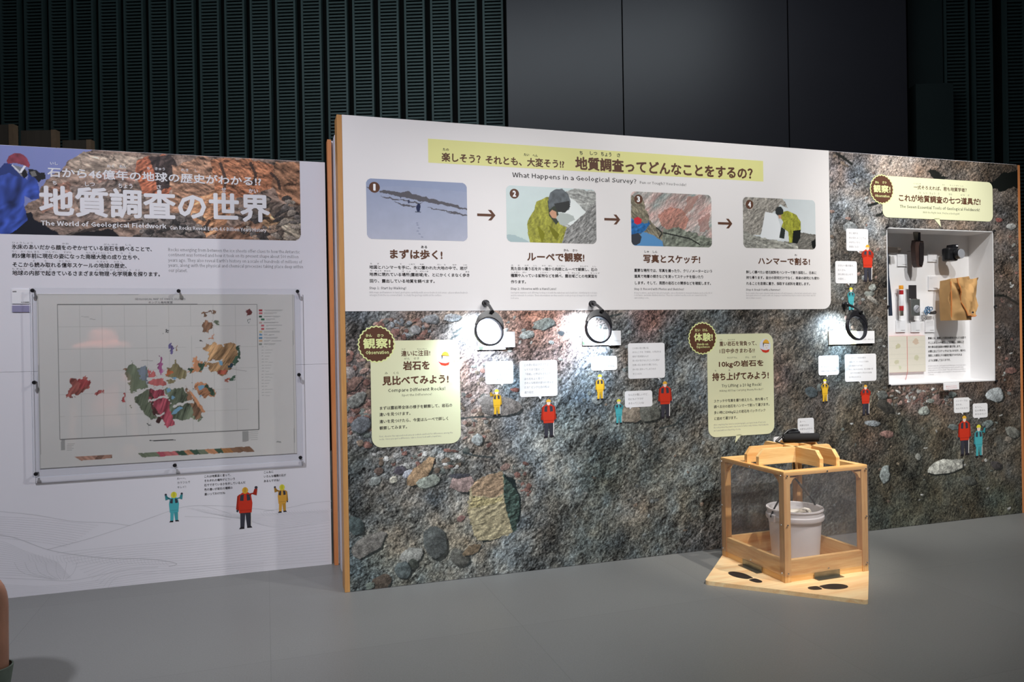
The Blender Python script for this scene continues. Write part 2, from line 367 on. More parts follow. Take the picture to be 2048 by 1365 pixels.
# ---- raster painter for the flat photographs and the map (vertex-coloured grids)
_rt = np.random.RandomState(3).rand(256, 256)
def vnoise(x, y, seed=0):
    x = x+seed*17.3; y = y+seed*9.7
    xi = np.floor(x).astype(int); yi = np.floor(y).astype(int); fx = x-xi; fy = y-yi
    fx = fx*fx*(3-2*fx); fy = fy*fy*(3-2*fy)
    g = lambda a, b: _rt[a & 255, b & 255]
    return (g(xi, yi)*(1-fx)+g(xi+1, yi)*fx)*(1-fy)+(g(xi, yi+1)*(1-fx)+g(xi+1, yi+1)*fx)*fy
def fbm(x, y, o=4, seed=0, gain=.5):
    s = 0; a = 1; t = 0
    for i in range(o): s = s+a*vnoise(x, y, seed+i*3); t += a; a *= gain; x = x*2.03; y = y*2.03
    return s/t-.5
class Canvas:
    def __init__(s, u0, u1, z0, z1, res, fn):
        s.nx = max(2, int(round((u1-u0)/res))+1); s.ny = max(2, int(round((z1-z0)/res))+1)
        s.u = np.linspace(u0, u1, s.nx); s.z = np.linspace(z0, z1, s.ny)
        s.U, s.Z = np.meshgrid(s.u, s.z); s.im = np.zeros((s.ny, s.nx, 3)); s.fn = fn; s.res = res
    def P(s, pts): return [s.fn(*p) for p in pts]
    def window(s, pts, pad=.0):
        xs = [p[0] for p in pts]; zs = [p[1] for p in pts]
        i0 = max(0, np.searchsorted(s.z, min(zs)-pad)-1); i1 = min(s.ny, np.searchsorted(s.z, max(zs)+pad)+1)
        j0 = max(0, np.searchsorted(s.u, min(xs)-pad)-1); j1 = min(s.nx, np.searchsorted(s.u, max(xs)+pad)+1)
        return slice(i0, i1), slice(j0, j1)
    def mask(s, pts, jit=0, jf=60, seed=1):
        w = s.window(pts, jit*1.2); X = s.U[w]; Z = s.Z[w]
        if jit: X, Z = X+2*jit*fbm(X*jf, Z*jf, 3, seed), Z+2*jit*fbm(X*jf, Z*jf, 3, seed+5)
        ins = np.zeros(X.shape, bool); n = len(pts)
        for i in range(n):
            x1, z1 = pts[i]; x2, z2 = pts[(i+1) % n]
            if z1 == z2: continue
            c = ((z1 > Z) != (z2 > Z)) & (X < (x2-x1)*(Z-z1)/(z2-z1)+x1); ins ^= c
        return w, ins
    def poly(s, px, c, jit=0, jf=60, seed=1, tex=None, alpha=1, local=False):
        pts = px if local else s.P(px)
        w, m = s.mask(pts, jit, jf, seed)
        col = np.array(c)/255.
        if tex is not None: col = np.clip(tex(s.U[w], s.Z[w])[..., None]*col, 0, 1)
        else: col = np.broadcast_to(col, (*m.shape, 3))
        s.im[w] = np.where(m[..., None], s.im[w]*(1-alpha)+col*alpha, s.im[w])
        return w, m
    def line(s, px, c, wpx=1., alpha=1):
        pts = s.P(px)
        for a, b in zip(pts, pts[1:]):
            a = np.array(a); b = np.array(b); d = b-a; L = np.hypot(*d)
            if L < 1e-6: continue
            n = np.array([-d[1], d[0]])/L*wpx*.0022/2
            s.poly([tuple(a+n), tuple(b+n), tuple(b-n), tuple(a-n)], c, alpha=alpha, local=True)
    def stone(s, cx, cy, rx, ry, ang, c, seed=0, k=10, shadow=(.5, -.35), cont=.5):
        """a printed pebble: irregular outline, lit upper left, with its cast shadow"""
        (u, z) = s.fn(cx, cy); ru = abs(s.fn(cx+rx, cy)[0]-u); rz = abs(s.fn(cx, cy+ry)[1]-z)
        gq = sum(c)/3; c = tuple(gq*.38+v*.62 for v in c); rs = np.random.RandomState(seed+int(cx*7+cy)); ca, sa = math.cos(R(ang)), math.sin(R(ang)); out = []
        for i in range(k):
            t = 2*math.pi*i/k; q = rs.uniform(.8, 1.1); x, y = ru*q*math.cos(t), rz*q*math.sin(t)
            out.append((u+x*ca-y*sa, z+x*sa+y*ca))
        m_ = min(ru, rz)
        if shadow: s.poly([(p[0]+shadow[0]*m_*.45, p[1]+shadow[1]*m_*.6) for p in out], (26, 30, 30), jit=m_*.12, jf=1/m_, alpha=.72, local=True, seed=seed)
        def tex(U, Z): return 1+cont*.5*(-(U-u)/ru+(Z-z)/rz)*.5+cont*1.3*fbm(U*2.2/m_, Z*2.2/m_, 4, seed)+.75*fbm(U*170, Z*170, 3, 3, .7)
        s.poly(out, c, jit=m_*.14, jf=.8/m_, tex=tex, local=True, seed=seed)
    def build(s, name, parent, off, keep=None, m=None, label=None):
        ny, nx = s.ny, s.nx
        idx = np.arange(ny*nx).reshape(ny, nx)
        q = np.stack([idx[:-1, :-1], idx[:-1, 1:], idx[1:, 1:], idx[1:, :-1]], -1)
        if keep is not None:
            cu = (s.U[:-1, :-1]+s.U[1:, 1:])/2; cz = (s.Z[:-1, :-1]+s.Z[1:, 1:])/2; q = q[keep(cu, cz)]
        q = q.reshape(-1, 4); used = np.unique(q); remap = np.full(ny*nx, -1); remap[used] = np.arange(len(used)); q = remap[q]
        co = np.stack([s.U.ravel(), np.full(ny*nx, -off), s.Z.ravel()], -1)[used]
        me = bpy.data.meshes.new(name); me.vertices.add(len(co)); me.vertices.foreach_set('co', co.ravel())
        me.loops.add(q.size); me.loops.foreach_set('vertex_index', q.ravel().astype(np.int32))
        me.polygons.add(len(q)); me.polygons.foreach_set('loop_start', np.arange(0, q.size, 4, dtype=np.int32))
        me.update(calc_edges=True); me.validate()
        ca = me.color_attributes.new('Col', 'BYTE_COLOR', 'POINT')
        rgba = np.ones((len(co), 4), np.float32); rgba[:, :3] = np.clip(s.im.reshape(-1, 3)[used], 0, 1)
        ca.data.foreach_set('color_srgb', rgba.ravel())
        return link(name, me, m or M['print'], parent, label)
def rr_keep(x0, x1, z0, z1, r):
    def k(U, Z):
        dx = np.maximum(np.maximum(x0+r-U, U-(x1-r)), 0); dz = np.maximum(np.maximum(z0+r-Z, Z-(z1-r)), 0)
        return dx*dx+dz*dz <= r*r
    return k
def relief(U, Z, f, ang, st, seed, o=5):
    """lit-relief look of rough stone, grain stretched along ang"""
    ca, sa = math.cos(R(ang)), math.sin(R(ang)); X = (U*ca+Z*sa)*f; Y = (-U*sa+Z*ca)*f*st
    wx = fbm(X*.4, Y*.4, 3, seed+20)*1.6
    h = lambda x, y: fbm(x+wx, y+wx, o, seed, .62)
    return (h(X, Y)-h(X+.22, Y-.3*st**.5))*3.2

# ================================================================ STRUCTURE
# floor: grey sheet vinyl laid in big squares
fl = B(); fl.box(-9, 9, -3.5, 9.5, -.05, 0)
floor = tag(fl.build('floor', None), kind='structure')
def floor_mat():
    m = bpy.data.materials.new('grey_vinyl'); m.use_nodes = True; nt = m.node_tree; p = nt.nodes['Principled BSDF']
    tc = nt.nodes.new('ShaderNodeTexCoord'); mp = nt.nodes.new('ShaderNodeMapping'); mp.inputs['Rotation'].default_value = (0, 0, -AW)
    nt.links.new(tc.outputs['Object'], mp.inputs[0])
    br = nt.nodes.new('ShaderNodeTexBrick'); br.offset = 0; br.inputs['Scale'].default_value = 1
    br.inputs['Brick Width'].default_value = .92; br.inputs['Row Height'].default_value = .92; br.inputs['Mortar Size'].default_value = .0014
    g = rgb(124, 125, 123); br.inputs['Color1'].default_value = (*g, 1); br.inputs['Color2'].default_value = (*[x*.93 for x in g], 1)
    br.inputs['Mortar'].default_value = (*[x*.8 for x in g], 1)
    nt.links.new(mp.outputs[0], br.inputs[0])
    n = nt.nodes.new('ShaderNodeTexNoise'); n.inputs['Scale'].default_value = 1.7; n.inputs['Detail'].default_value = 8; nt.links.new(mp.outputs[0], n.inputs[0])
    mr = nt.nodes.new('ShaderNodeMapRange'); mr.inputs[3].default_value = .9; mr.inputs[4].default_value = 1.08; nt.links.new(n.outputs[0], mr.inputs[0])
    n3 = nt.nodes.new('ShaderNodeTexNoise'); n3.inputs['Scale'].default_value = 190; nt.links.new(mp.outputs[0], n3.inputs[0])
    mr3 = nt.nodes.new('ShaderNodeMapRange'); mr3.inputs[1].default_value = .3; mr3.inputs[2].default_value = .7; mr3.inputs[3].default_value = .93; mr3.inputs[4].default_value = 1.07
    nt.links.new(n3.outputs[0], mr3.inputs[0])
    mm = nt.nodes.new('ShaderNodeMath'); mm.operation = 'MULTIPLY'; nt.links.new(mr.outputs[0], mm.inputs[0]); nt.links.new(mr3.outputs[0], mm.inputs[1])
    v = nt.nodes.new('ShaderNodeVectorMath'); v.operation = 'SCALE'; nt.links.new(br.outputs[0], v.inputs[0]); nt.links.new(mm.outputs[0], v.inputs['Scale'])
    nt.links.new(v.outputs[0], p.inputs['Base Color'])
    mr2 = nt.nodes.new('ShaderNodeMapRange'); mr2.inputs[3].default_value = .28; mr2.inputs[4].default_value = .5; nt.links.new(n.outputs[0], mr2.inputs[0])
    nt.links.new(mr2.outputs[0], p.inputs['Roughness']); p.inputs['Specular IOR Level'].default_value = .35
    return m
floor.data.materials.append(floor_mat())

# back wall of the hall: dark louvre columns, smooth dark panels
BK = math.atan(-.048); BD = np.array([math.cos(BK), math.sin(BK)]); BN = np.array([math.sin(BK), -math.cos(BK)]); B0 = np.array([0, 7.5])
def bu(px, py=150, off=0):
    r = ray(px, py); O2 = B0+off*BN; P = r*((O2@BN)/(r[:2]@BN)); return float((P[:2]-O2)@BD), float(P[2]+CAMH)
M['wall_black'] = mat('black_wall', rgb(12, 16, 16), .8, var=.1)
M['louvre'] = mat('louvre_metal', rgb(66, 84, 84), .5, .2, var=.06, scale=3)
M['charcoal'] = mat('charcoal_panel', rgb(54, 53, 60), .38, 0, var=.06, scale=1.5, spec=.5)
M['recess_green_lit'] = mat('green_lit_panel', rgb(44, 56, 56), .5, var=.08, scale=2)  # green lighting of the recess is put into this colour
HW = 5.2
xr = bu(2048)[0]+2.0; xl = bu(0)[0]-2.2
wb = empty('wall_back', (0, 7.5, 0), BK, kind='structure')
B().box(xl, xr, .1, .2, 0, HW).build('wall_surface', M['wall_black'], wb)
cw = .203; p0 = bu(3.4)[0]; p1 = bu(967.4)[0]; pitch = (p1-p0)/19
cols = [p0+i*pitch for i in range(-9, 20)]
cR = [(bu(1888)[0], bu(1935)[0]), (bu(1945.6)[0], bu(1984)[0]), (bu(2009)[0], bu(2009)[0]+.19)]
k = cR[-1][0]+.3
while k < xr-.3: cR.append((k, k+.19)); k += .3
allc = [(c, c+cw) for c in cols]+cR
cache = {}
for (a, b) in allc:
    w_ = round(b-a, 3)
    if w_ not in cache:
        f = B(); f.box(0, .02, -.02, .03, 0, HW); f.box(w_-.02, w_, -.02, .03, 0, HW); f.box(0, w_, .03, .04, 0, HW)
        col = f.build('louvre_column', M['louvre'], wb)
        g = B(); z = .02
        while z < HW-.02: g.box(.02, w_-.02, -.012, .008, z, z+.017); z += .0335
        sl = g.build('slats', M['louvre'], col, kind='stuff')
        cache[w_] = (col, sl)
    else:
        c0, s0 = cache[w_]; col = c0.copy(); COL.objects.link(col); sl = s0.copy(); COL.objects.link(sl); sl.parent = col
    col.location = (a, 0, 0)
seams = [1014, 1246, 1577, 1815]
for i, (a, b) in enumerate(zip(seams, seams[1:])):
    ua, ub = bu(a, 150, .25)[0], bu(b, 150, .25)[0]
    B().box(ua+.006, ub-.006, -.25, -.20, 0, HW).build('panel', M['charcoal'], wb)
B().box(bu(1014, 150, .2)[0], bu(1815, 150, .2)[0], -.195, .1, 0, HW).build('panel_core', M['wall_black'], wb)
ua, ub = bu(1815)[0], bu(1884)[0]
B().box(ua, ub, -.02, .06, 0, HW).build('recess_panel', M['recess_green_lit'], wb)
zz = bu(1850, 178)[1]; B().box(ua, ub+.02, -.16, -.03, 0, zz).build('lower_box', M['recess_green_lit'], wb)

# ================================================================ MAIN DISPLAY WALL
L = 4.027; HM = 2.1; TH = .461
dw = empty('display_wall', wpos(0, 0, 0), AW, 'tall free-standing partition with a rock photograph print and a white survey panel on its front', 'display wall')
NU0, NU1, NZ0, NZ1 = 3.01, 3.805, .805, 1.694; ND = .165
core = B(); T0 = .012
# front skin around the niche (white core board), then the body behind it
for (x0, x1, z0, z1) in ((.024, NU0, 0, HM), (NU1, L-.022, 0, HM), (NU0, NU1, 0, NZ0), (NU0, NU1, NZ1, HM)): core.box(x0, x1, .003, ND+.01, z0, z1)
core.box(.024, L-.022, ND+.012, .1+ND, 0, HM); core.box(.61, 2.9, ND+.01, TH-.004, 0, HM)
core.build('core', M['edge_white'], dw)
B().box(0, .0225, 0, .10, 0, HM, .0015).build('edge_strip', M['edge_wood'], dw)
B().box(L-.0205, L, 0, .10, 0, HM-.002, .0015).build('edge_strip', M['edge_wood_orange'], dw)
for i in range(5):
    y0 = .105+i*.0705
    B().box(.020-.003*(i % 2), .6, y0, y0+.066, .0, HM-.012+.002*i, .001).build('layer_board', M['edge_white'], dw)
B().box(-.0073, .012, TH-.03, TH+.03, 0, HM, .001).build('back_edge_strip', M['edge_wood_orange'], dw)
B().box(.013, L-.05, TH-.002, TH+.03, 0, HM).build('back_board', M['edge_white'], dw)

# ---- the rock photograph
cv = Canvas(.0226, L-.0206, .002, HM-.002, .0031, wl)
ctl = [  # survey of the print's large colours, LED light near the magnifiers included: px, py, r,g,b
 (700,640,96,98,96),(760,640,110,112,106),(830,650,140,120,108),(900,640,132,128,122),(790,690,150,120,105),(720,720,112,100,90),
 (705,800,128,88,76),(715,860,112,112,106),(705,930,86,92,84),(800,920,128,122,110),(740,960,118,118,108),(900,920,124,132,126),(860,985,112,120,118),
 (1000,640,160,132,118),(1060,640,172,116,96),(1120,660,176,118,100),(1160,650,160,140,130),(1060,700,170,126,108),(960,780,150,128,118),(940,740,160,120,104),
 (940,820,130,120,112),(970,860,126,120,108),(1020,760,96,120,130),(1080,900,128,140,138),(1130,850,110,130,132),(1180,780,92,112,124),
 (1240,660,112,118,116),(1300,640,142,96,84),(1340,680,108,116,112),(1400,650,104,108,100),(1360,760,106,116,114),(1240,850,104,116,110),(1330,860,106,108,98),
 (1300,950,104,110,98),(1200,950,100,112,100),(1120,980,116,122,112),(1060,960,126,126,116),(1080,1060,116,122,116),(1180,1070,98,108,100),(1300,1060,102,112,106),
 (1400,1000,98,106,98),(1420,1080,116,110,100),(1280,1010,118,112,96),(1500,900,88,94,86),(1500,1000,86,94,86),(1560,960,84,90,82),
 (740,1120,104,122,118),(830,1150,120,126,112),(900,1100,122,118,98),(720,1040,104,108,100),(960,1150,120,126,118),(800,1060,128,126,110),
 (1580,640,112,104,90),(1600,700,104,98,84),(1560,760,112,90,78),(1600,780,96,92,80),(1640,800,92,84,76),(1680,730,96,108,104),(1560,820,84,82,72),
 (1700,480,108,102,90),(1690,420,128,136,138),(1740,450,134,142,144),(1680,340,146,128,118),(1720,340,140,146,146),(1700,600,106,98,84),(1750,560,112,98,80),(1730,520,120,102,84),
 (1800,340,152,132,112),(1850,330,150,122,98),(1950,340,140,116,92),(2000,350,104,88,70),(1900,370,128,108,88),(1760,400,140,134,124),(1720,310,138,120,110),
 (2010,420,112,106,98),(2010,480,112,98,86),(2010,560,120,102,84),(2010,600,84,74,66),(2020,680,98,86,76),(2000,740,104,84,72),
 (1700,850,104,96,76),(1750,820,112,100,78),(1800,850,98,96,76),(1740,880,116,96,78),(1850,870,96,92,74),(1900,780,120,96,80),(1820,800,122,98,86),
 (1780,960,96,92,72),(1860,1000,92,90,68),(1950,1000,98,94,72),(1900,960,90,92,76),(2000,1000,92,96,74),(1980,880,94,88,74),(2020,940,96,90,76),(1800,1040,88,90,70),(1740,1050,86,90,74)]
cp = np.array([[*wl(c[0], c[1]), *c[2:]] for c in ctl])
gx, gz = cv.U[::8, ::8], cv.Z[::8, ::8]
d2 = (gx[..., None]-cp[:, 0])**2+(gz[..., None]-cp[:, 1])**2
wgt = 1/(d2+.0025)**1.6; base = (wgt @ cp[:, 2:5])/wgt.sum(-1)[..., None]/255
def up(a):
    yi = np.minimum(np.arange(cv.ny)/8, a.shape[0]-1.001); xi = np.minimum(np.arange(cv.nx)/8, a.shape[1]-1.001)
    y0 = yi.astype(int); x0 = xi.astype(int); fy = (yi-y0)[:, None, None]; fx = (xi-x0)[None, :, None]
    y1 = np.minimum(y0+1, a.shape[0]-1); x1 = np.minimum(x0+1, a.shape[1]-1)
    return (a[y0][:, x0]*(1-fx)+a[y0][:, x1]*fx)*(1-fy)+(a[y1][:, x0]*(1-fx)+a[y1][:, x1]*fx)*fy
cv.im = up(base)
U, Z = cv.U, cv.Z
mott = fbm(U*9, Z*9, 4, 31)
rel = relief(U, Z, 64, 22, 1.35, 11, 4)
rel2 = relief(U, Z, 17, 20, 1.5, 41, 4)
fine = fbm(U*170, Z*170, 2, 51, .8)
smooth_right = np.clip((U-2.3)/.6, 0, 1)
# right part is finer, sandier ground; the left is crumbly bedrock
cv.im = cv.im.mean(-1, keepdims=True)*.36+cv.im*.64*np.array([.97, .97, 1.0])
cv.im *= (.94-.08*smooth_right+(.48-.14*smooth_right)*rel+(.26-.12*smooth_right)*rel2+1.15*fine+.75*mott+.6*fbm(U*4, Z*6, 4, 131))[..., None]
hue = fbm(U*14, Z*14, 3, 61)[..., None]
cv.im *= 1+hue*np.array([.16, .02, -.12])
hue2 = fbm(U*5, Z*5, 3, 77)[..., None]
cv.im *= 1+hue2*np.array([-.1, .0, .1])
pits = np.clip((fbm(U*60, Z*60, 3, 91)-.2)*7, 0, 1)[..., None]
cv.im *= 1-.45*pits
# scattered pebbles: dense gravel on the left strip, along the middle of the right part, a few elsewhere
rs = np.random.RandomState(5)
def scatter(n, x0, x1, y0, y1, r0, r1, pal):
    for i in range(n):
        c = pal[rs.randint(len(pal))]; q = rs.uniform(.75, 1.15)
        cv.stone(rs.uniform(x0, x1), rs.uniform(y0, y1), rs.uniform(r0, r1)*1.3, rs.uniform(r0, r1), rs.uniform(-30, 30), tuple(q*v for v in c), seed=i, k=8, cont=.6)
RED = (140, 92, 80); BRN = (124, 104, 86); GRY = (128, 130, 124); GRN = (112, 124, 118); PNK = (158, 122, 108); TAN = (150, 132, 104); WHT = (178, 180, 176); DRK = (66, 72, 74)
scatter(70, 694, 745, 700, 905, 3, 9, [RED, BRN, GRY, RED, PNK, GRN])
scatter(70, 740, 860, 640, 680, 3, 8, [RED, GRY, PNK, (140, 150, 158)])
scatter(60, 745, 940, 900, 945, 2, 7, [BRN, RED, GRY, GRN, WHT])
scatter(40, 920, 980, 730, 900, 2, 6, [RED, BRN, PNK, GRY])
scatter(34, 1020, 1060, 925, 1000, 2, 6, [RED, GRN, GRY])
scatter(26, 1000, 1160, 630, 700, 1.5, 5, [PNK, WHT, (150, 160, 160)])
scatter(90, 1760, 1900, 775, 810, 1.5, 5, [RED, PNK, GRY, WHT, BRN])
scatter(60, 1660, 2030, 790, 1040, 1.2, 3.6, [BRN, GRY, TAN, GRN, WHT])
scatter(46, 1660, 1770, 310, 700, 1.5, 5, [GRY, (134, 140, 140), PNK, BRN])
scatter(30, 1992, 2034, 470, 800, 1.5, 4, [PNK, GRY, WHT, RED])
scatter(60, 1100, 1420, 640, 1080, 1.5, 5, [GRY, GRN, (120, 130, 130), BRN])
for sx_, sy_, rx_, ry_, an_, c_ in [
 (863,639,16,10,0,(134,140,146)),(905,636,18,9,5,(160,168,176)),(790,665,9,7,0,(150,100,90)),(832,660,12,10,0,(140,142,144)),
 (1087,647,24,12,12,(142,154,150)),(1055,670,15,8,8,(170,184,184)),(1122,667,7,5,0,(40,48,56)),(868,718,8,10,60,(150,160,168)),
 (700,745,10,14,20,(150,140,136)),(712,800,22,13,30,(124,128,122)),(705,770,26,10,40,(126,92,80)),(722,850,20,18,10,(104,112,120)),
 (1000,812,46,20,-10,(132,124,118)),(955,880,12,12,0,(150,160,160)),(1030,780,9,5,0,(150,80,70)),
 (750,963,13,10,20,(140,150,146)),(787,960,9,7,10,(188,186,164)),(757,943,10,8,0,(112,90,78)),(800,941,13,10,0,(82,78,90)),(815,948,12,7,40,(168,176,190)),
 (842,945,36,16,45,(176,138,94)),(857,964,26,13,10,(142,154,140)),(924,966,24,22,0,(170,140,134)),(920,952,22,5,0,(72,74,84)),(1010,935,12,7,30,(150,116,104)),
 (712,1052,18,22,20,(74,92,92)),(736,1090,42,20,28,(124,122,114)),(870,1088,26,36,10,(88,96,94)),(822,1111,25,17,0,(150,154,146)),(920,1117,15,22,40,(96,98,90)),
 (944,1100,20,10,25,(132,110,80)),(825,1130,12,12,0,(70,78,70)),(806,1140,16,18,0,(92,108,108)),(763,1166,20,18,15,(98,84,70)),(740,1172,10,8,0,(108,124,112)),
 (922,1038,9,6,20,(150,104,96)),
 (1262,830,28,18,-5,(142,128,108)),(1300,826,22,20,0,(104,108,98)),(1195,800,12,10,0,(130,140,140)),
 (1623,784,14,11,-15,(70,82,86)),(1640,775,8,8,0,(96,104,100)),(1770,812,20,12,-30,(64,62,56)),(1765,790,12,9,0,(96,102,98)),(1848,822,11,9,0,(150,160,150)),
 (1746,847,17,6,-6,(130,140,146)),(1775,868,14,8,-5,(142,100,90)),(1770,948,11,18,-10,(140,154,152)),(1893,934,37,15,4,(176,178,166)),(1939,962,16,10,-15,(84,88,80)),
 (1990,790,20,16,-12,(152,162,166)),(2022,742,13,7,0,(132,88,78)),(2024,864,17,12,-20,(122,124,114)),(1907,855,12,6,-10,(98,112,110)),(1975,848,11,9,10,(110,126,124)),
 (1874,800,11,10,0,(140,108,98)),(1846,790,8,6,0,(120,90,80)),(1862,802,6,5,0,(130,142,132)),(1905,790,8,6,0,(124,140,136)),(1993,931,12,9,-20,(76,72,72)),(2017,880,8,7,0,(128,118,104)),
 (2022,453,10,7,0,(160,164,162)),(1998,440,7,5,0,(140,70,62)),(1738,588,10,7,0,(124,132,124)),(1745,575,8,7,10,(140,146,138)),
 (1836,914,5,8,30,(138,142,132)),(1700,455,14,12,0,(132,140,142)),(1745,600,14,5,-30,(140,136,126))]:
    cv.stone(sx_, sy_, rx_, ry_, an_, c_, seed=int(sx_), k=11, cont=.55)
# the big block of rock at the lower left
def btex(f, sd, ct): return lambda U, Z: 1+ct*relief(U, Z, f, 10, 2, sd, 5)+.6*fbm(U*170, Z*170, 3, 3, .7)
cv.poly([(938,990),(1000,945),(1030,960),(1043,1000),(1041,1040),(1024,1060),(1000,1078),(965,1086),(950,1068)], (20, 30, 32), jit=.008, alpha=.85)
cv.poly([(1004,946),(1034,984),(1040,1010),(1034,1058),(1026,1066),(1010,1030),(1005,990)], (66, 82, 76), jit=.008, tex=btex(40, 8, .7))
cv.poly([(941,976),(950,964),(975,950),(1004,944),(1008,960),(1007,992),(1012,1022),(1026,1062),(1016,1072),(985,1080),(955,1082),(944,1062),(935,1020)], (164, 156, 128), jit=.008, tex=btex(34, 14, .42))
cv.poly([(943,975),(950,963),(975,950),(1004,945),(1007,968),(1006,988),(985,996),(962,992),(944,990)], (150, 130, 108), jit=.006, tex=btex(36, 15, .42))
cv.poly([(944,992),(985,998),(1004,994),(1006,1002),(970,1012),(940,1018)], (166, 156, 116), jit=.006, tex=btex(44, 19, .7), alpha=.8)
# cracks and black shadows of the print, upper right
K_ = (16, 20, 18)
cv.poly([(1985,366),(2000,352),(2018,344),(2036,338),(2038,378),(2028,376),(2010,382),(1990,380),(1970,378),(1960,366)], K_, jit=.02, jf=22)
cv.poly([(1856,340),(1872,342),(1885,352),(1898,356),(1885,360),(1866,356)], K_, jit=.016, jf=30, alpha=.9)
for ln in ([(1672,306),(1684,314),(1695,322),(1705,330)], [(1735,412),(1750,408),(1768,400)], [(1752,432),(1764,428),(1768,420)], [(1890,590),(2010,592),(2038,610)]):
    cv.line(ln, K_, 7, .8)
cv.poly([(1990,590),(2040,598),(2042,690),(2015,650),(1990,640)], (70, 62, 58), jit=.01, alpha=.5)
for ln in ([(905,668),(918,660),(925,655)], [(925,905),(950,912),(990,916)], [(918,838),(960,834),(1000,836)], [(890,692),(905,676),(920,668)], [(1370,830),(1350,850),(1318,858)], [(1224,700),(1218,712),(1216,722)], [(1200,640),(1225,632),(1245,628)]):
    cv.line(ln, (44, 54, 56), 4, .7)
# white board covers part of it
WB = dict(x0=.0226, x1=2.623, z0=1.2365, z1=HM)
keep = lambda U, Z: ~((U < WB['x1']-.06) & (Z > WB['z0']+.05)) & ~((U > NU0+.001) & (U < NU1-.001) & (Z > NZ0+.001) & (Z < NZ1-.001))
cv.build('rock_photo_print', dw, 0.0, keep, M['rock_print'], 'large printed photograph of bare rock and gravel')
B().prism(roundrect(WB['x0'], WB['x1'], WB['z0'], WB['z1'], .05, 8, (0, 1, 0, 0)), -.0015, .002).build('white_panel', M['white'], dw, label='white printed panel with four steps')

# ---- lettering and photographs on the white panel
u0, z1 = wl(855.7, 277.6); _, z0 = wl(857.8, 325.6); u1, _ = wl(1526, 340)
B().prism([(u0, z0), (u1, z0), (u1, z1), (u0, z1)], -.0017, -.0015).build('title_band', M['yellow'], dw)
O1 = .0019
lettering('title_lettering', dw, [
 fit(wl, '楽しそう？それとも、大変そう!?', 883.3, 1127.2, 305.5, 322.8, .03),
 fit(wl, '地質調査ってどんなことをするの？', 1150.7, 1503.8, 314, 339, .035)], M['brown'], O1)
lettering('ruby_lettering', dw, [
 fit(wl, 'たの', 885.7, 897.4, 296.5, 301.6, .02), fit(wl, 'たい', 1047.6, 1058, 306.9, 312, .02), fit(wl, 'へん', 1065, 1075, 308.5, 313.6, .02),
 fit(wl, 'ち', 1158.8, 1164.8, 302.3, 309.5, .02), fit(wl, 'しつ', 1179.8, 1194, 303, 310, .02), fit(wl, 'ちょう', 1201.6, 1222.2, 304.3, 312.5, .02), fit(wl, 'さ', 1233.5, 1240, 307, 314, .02),
 fit(wl, 'ある', 842, 854, 491.8, 496.8, .02), fit(wl, 'かん', 1127.3, 1137.2, 498.3, 503, .02), fit(wl, 'さつ', 1144.7, 1154.3, 498.8, 503.3, .02),
 fit(wl, 'しゃ', 1288.6, 1297.4, 501.3, 505.8, .02), fit(wl, 'しん', 1305.3, 1314, 501.6, 506, .02), fit(wl, 'わ', 1589, 1593.4, 508.6, 512.4, .02)], M['black'], O1)
lettering('subtitle_lettering', dw, [fit(wl, 'What Happens in a Geological Survey?', 1024.5, 1271.8, 344.6, 357.4, .012), fit(wl, 'Fun or Tough? You Decide!', 1279.4, 1371.7, 362.3, 369.4)], M['black'], O1)
lettering('step_lettering', dw, [
 fit(wl, 'まずは歩く!', 780.3, 884, 499, 517.5, .035), fit(wl, 'ルーペで観察!', 1054.5, 1167.8, 505, 522.2, .035),
 fit(wl, '写真とスケッチ!', 1286.8, 1399.4, 509.5, 525.5, .035), fit(wl, 'ハンマーで割る!', 1516.2, 1619, 515, 529, .035)], M['brown'], O1)
P1 = ['地図とハンマーを手に、氷に覆われた大地の中で、岩が', '地表に現れている場所(露岩域)を、とにかくくまなく歩き', '回り、露出している地質を調べます。']
P2 = ['見た目の違う石を片っ端から肉眼とルーペで観察し、石の', '種類や入っている鉱物などを調べ、露岩域ごとの地質図を', '作ります。']
P3 = ['重要な場所では、写真を撮ったり、クリノメーターという', '道具で地層の傾きなどを測ってスケッチを描いたり', 'します。そして、周囲の岩石との関係などを確認します。']
P4 = ['詳しく調べたい岩石試料をハンマーで割り採取し、日本に', '持ち帰ります。自分の研究だけでなく、将来の研究にも使わ', 'れることを念頭に置き、採取する試料を選定します。']
lettering('step_text', dw,
 para(wl, P1, 738.5, 934.4, [534.4, 548.8, 562], 7.6, 0, .02)+para(wl, P2, 1021, 1194, [537.4, 551.2, 563.9], 7.3, 0, .02)
 + para(wl, P3, 1267.8, 1423.4, [540.9, 552.7, 566], 7, 0, .02)+para(wl, P4, 1491.7, 1632.3, [544.3, 555.4, 567.2], 6.6, 0, .02)
 + para(wl, ['ち　　ず　　　　　　　　　て　　　こおり　　おお　　　　　　だい　ち　　　なか　　　いわ', 'ち　ひょう　あらわ　　　　　ば　しょ　　ろ　がんいき　　　　　　　　　　　　　　　　　ある'], 740, 934, [527.6, 541.8], 3.2, 0)
 + para(wl, ['み　　め　　ちが　　いし　　かた　ぱし　　にくがん　　　　　　　かんさつ　　いし', 'しゅるい　はい　　　　　　こうぶつ　　　　しら　　　ろ　がんいき　　　　　ち しつ ず'], 1022, 1192, [530.8, 544.8], 3.1, 0), M['black'], O1)
lettering('step_english_text', dw, [
 fit(wl, 'Step 1: Start by Walking!', 738.5, 811.8, 573.6, 580.2, .015), fit(wl, 'Step 2: Observe with a Hand Lens!', 1021, 1112, 575, 581.4, .015),
 fit(wl, 'Step 3: Record with Photos and Sketches!', 1267.8, 1367.2, 575.8, 581.8, .015), fit(wl, 'Step 4: Break It with a Hammer!', 1491.7, 1559.7, 577.4, 582.8, .015)], M['grey_ink'], O1)
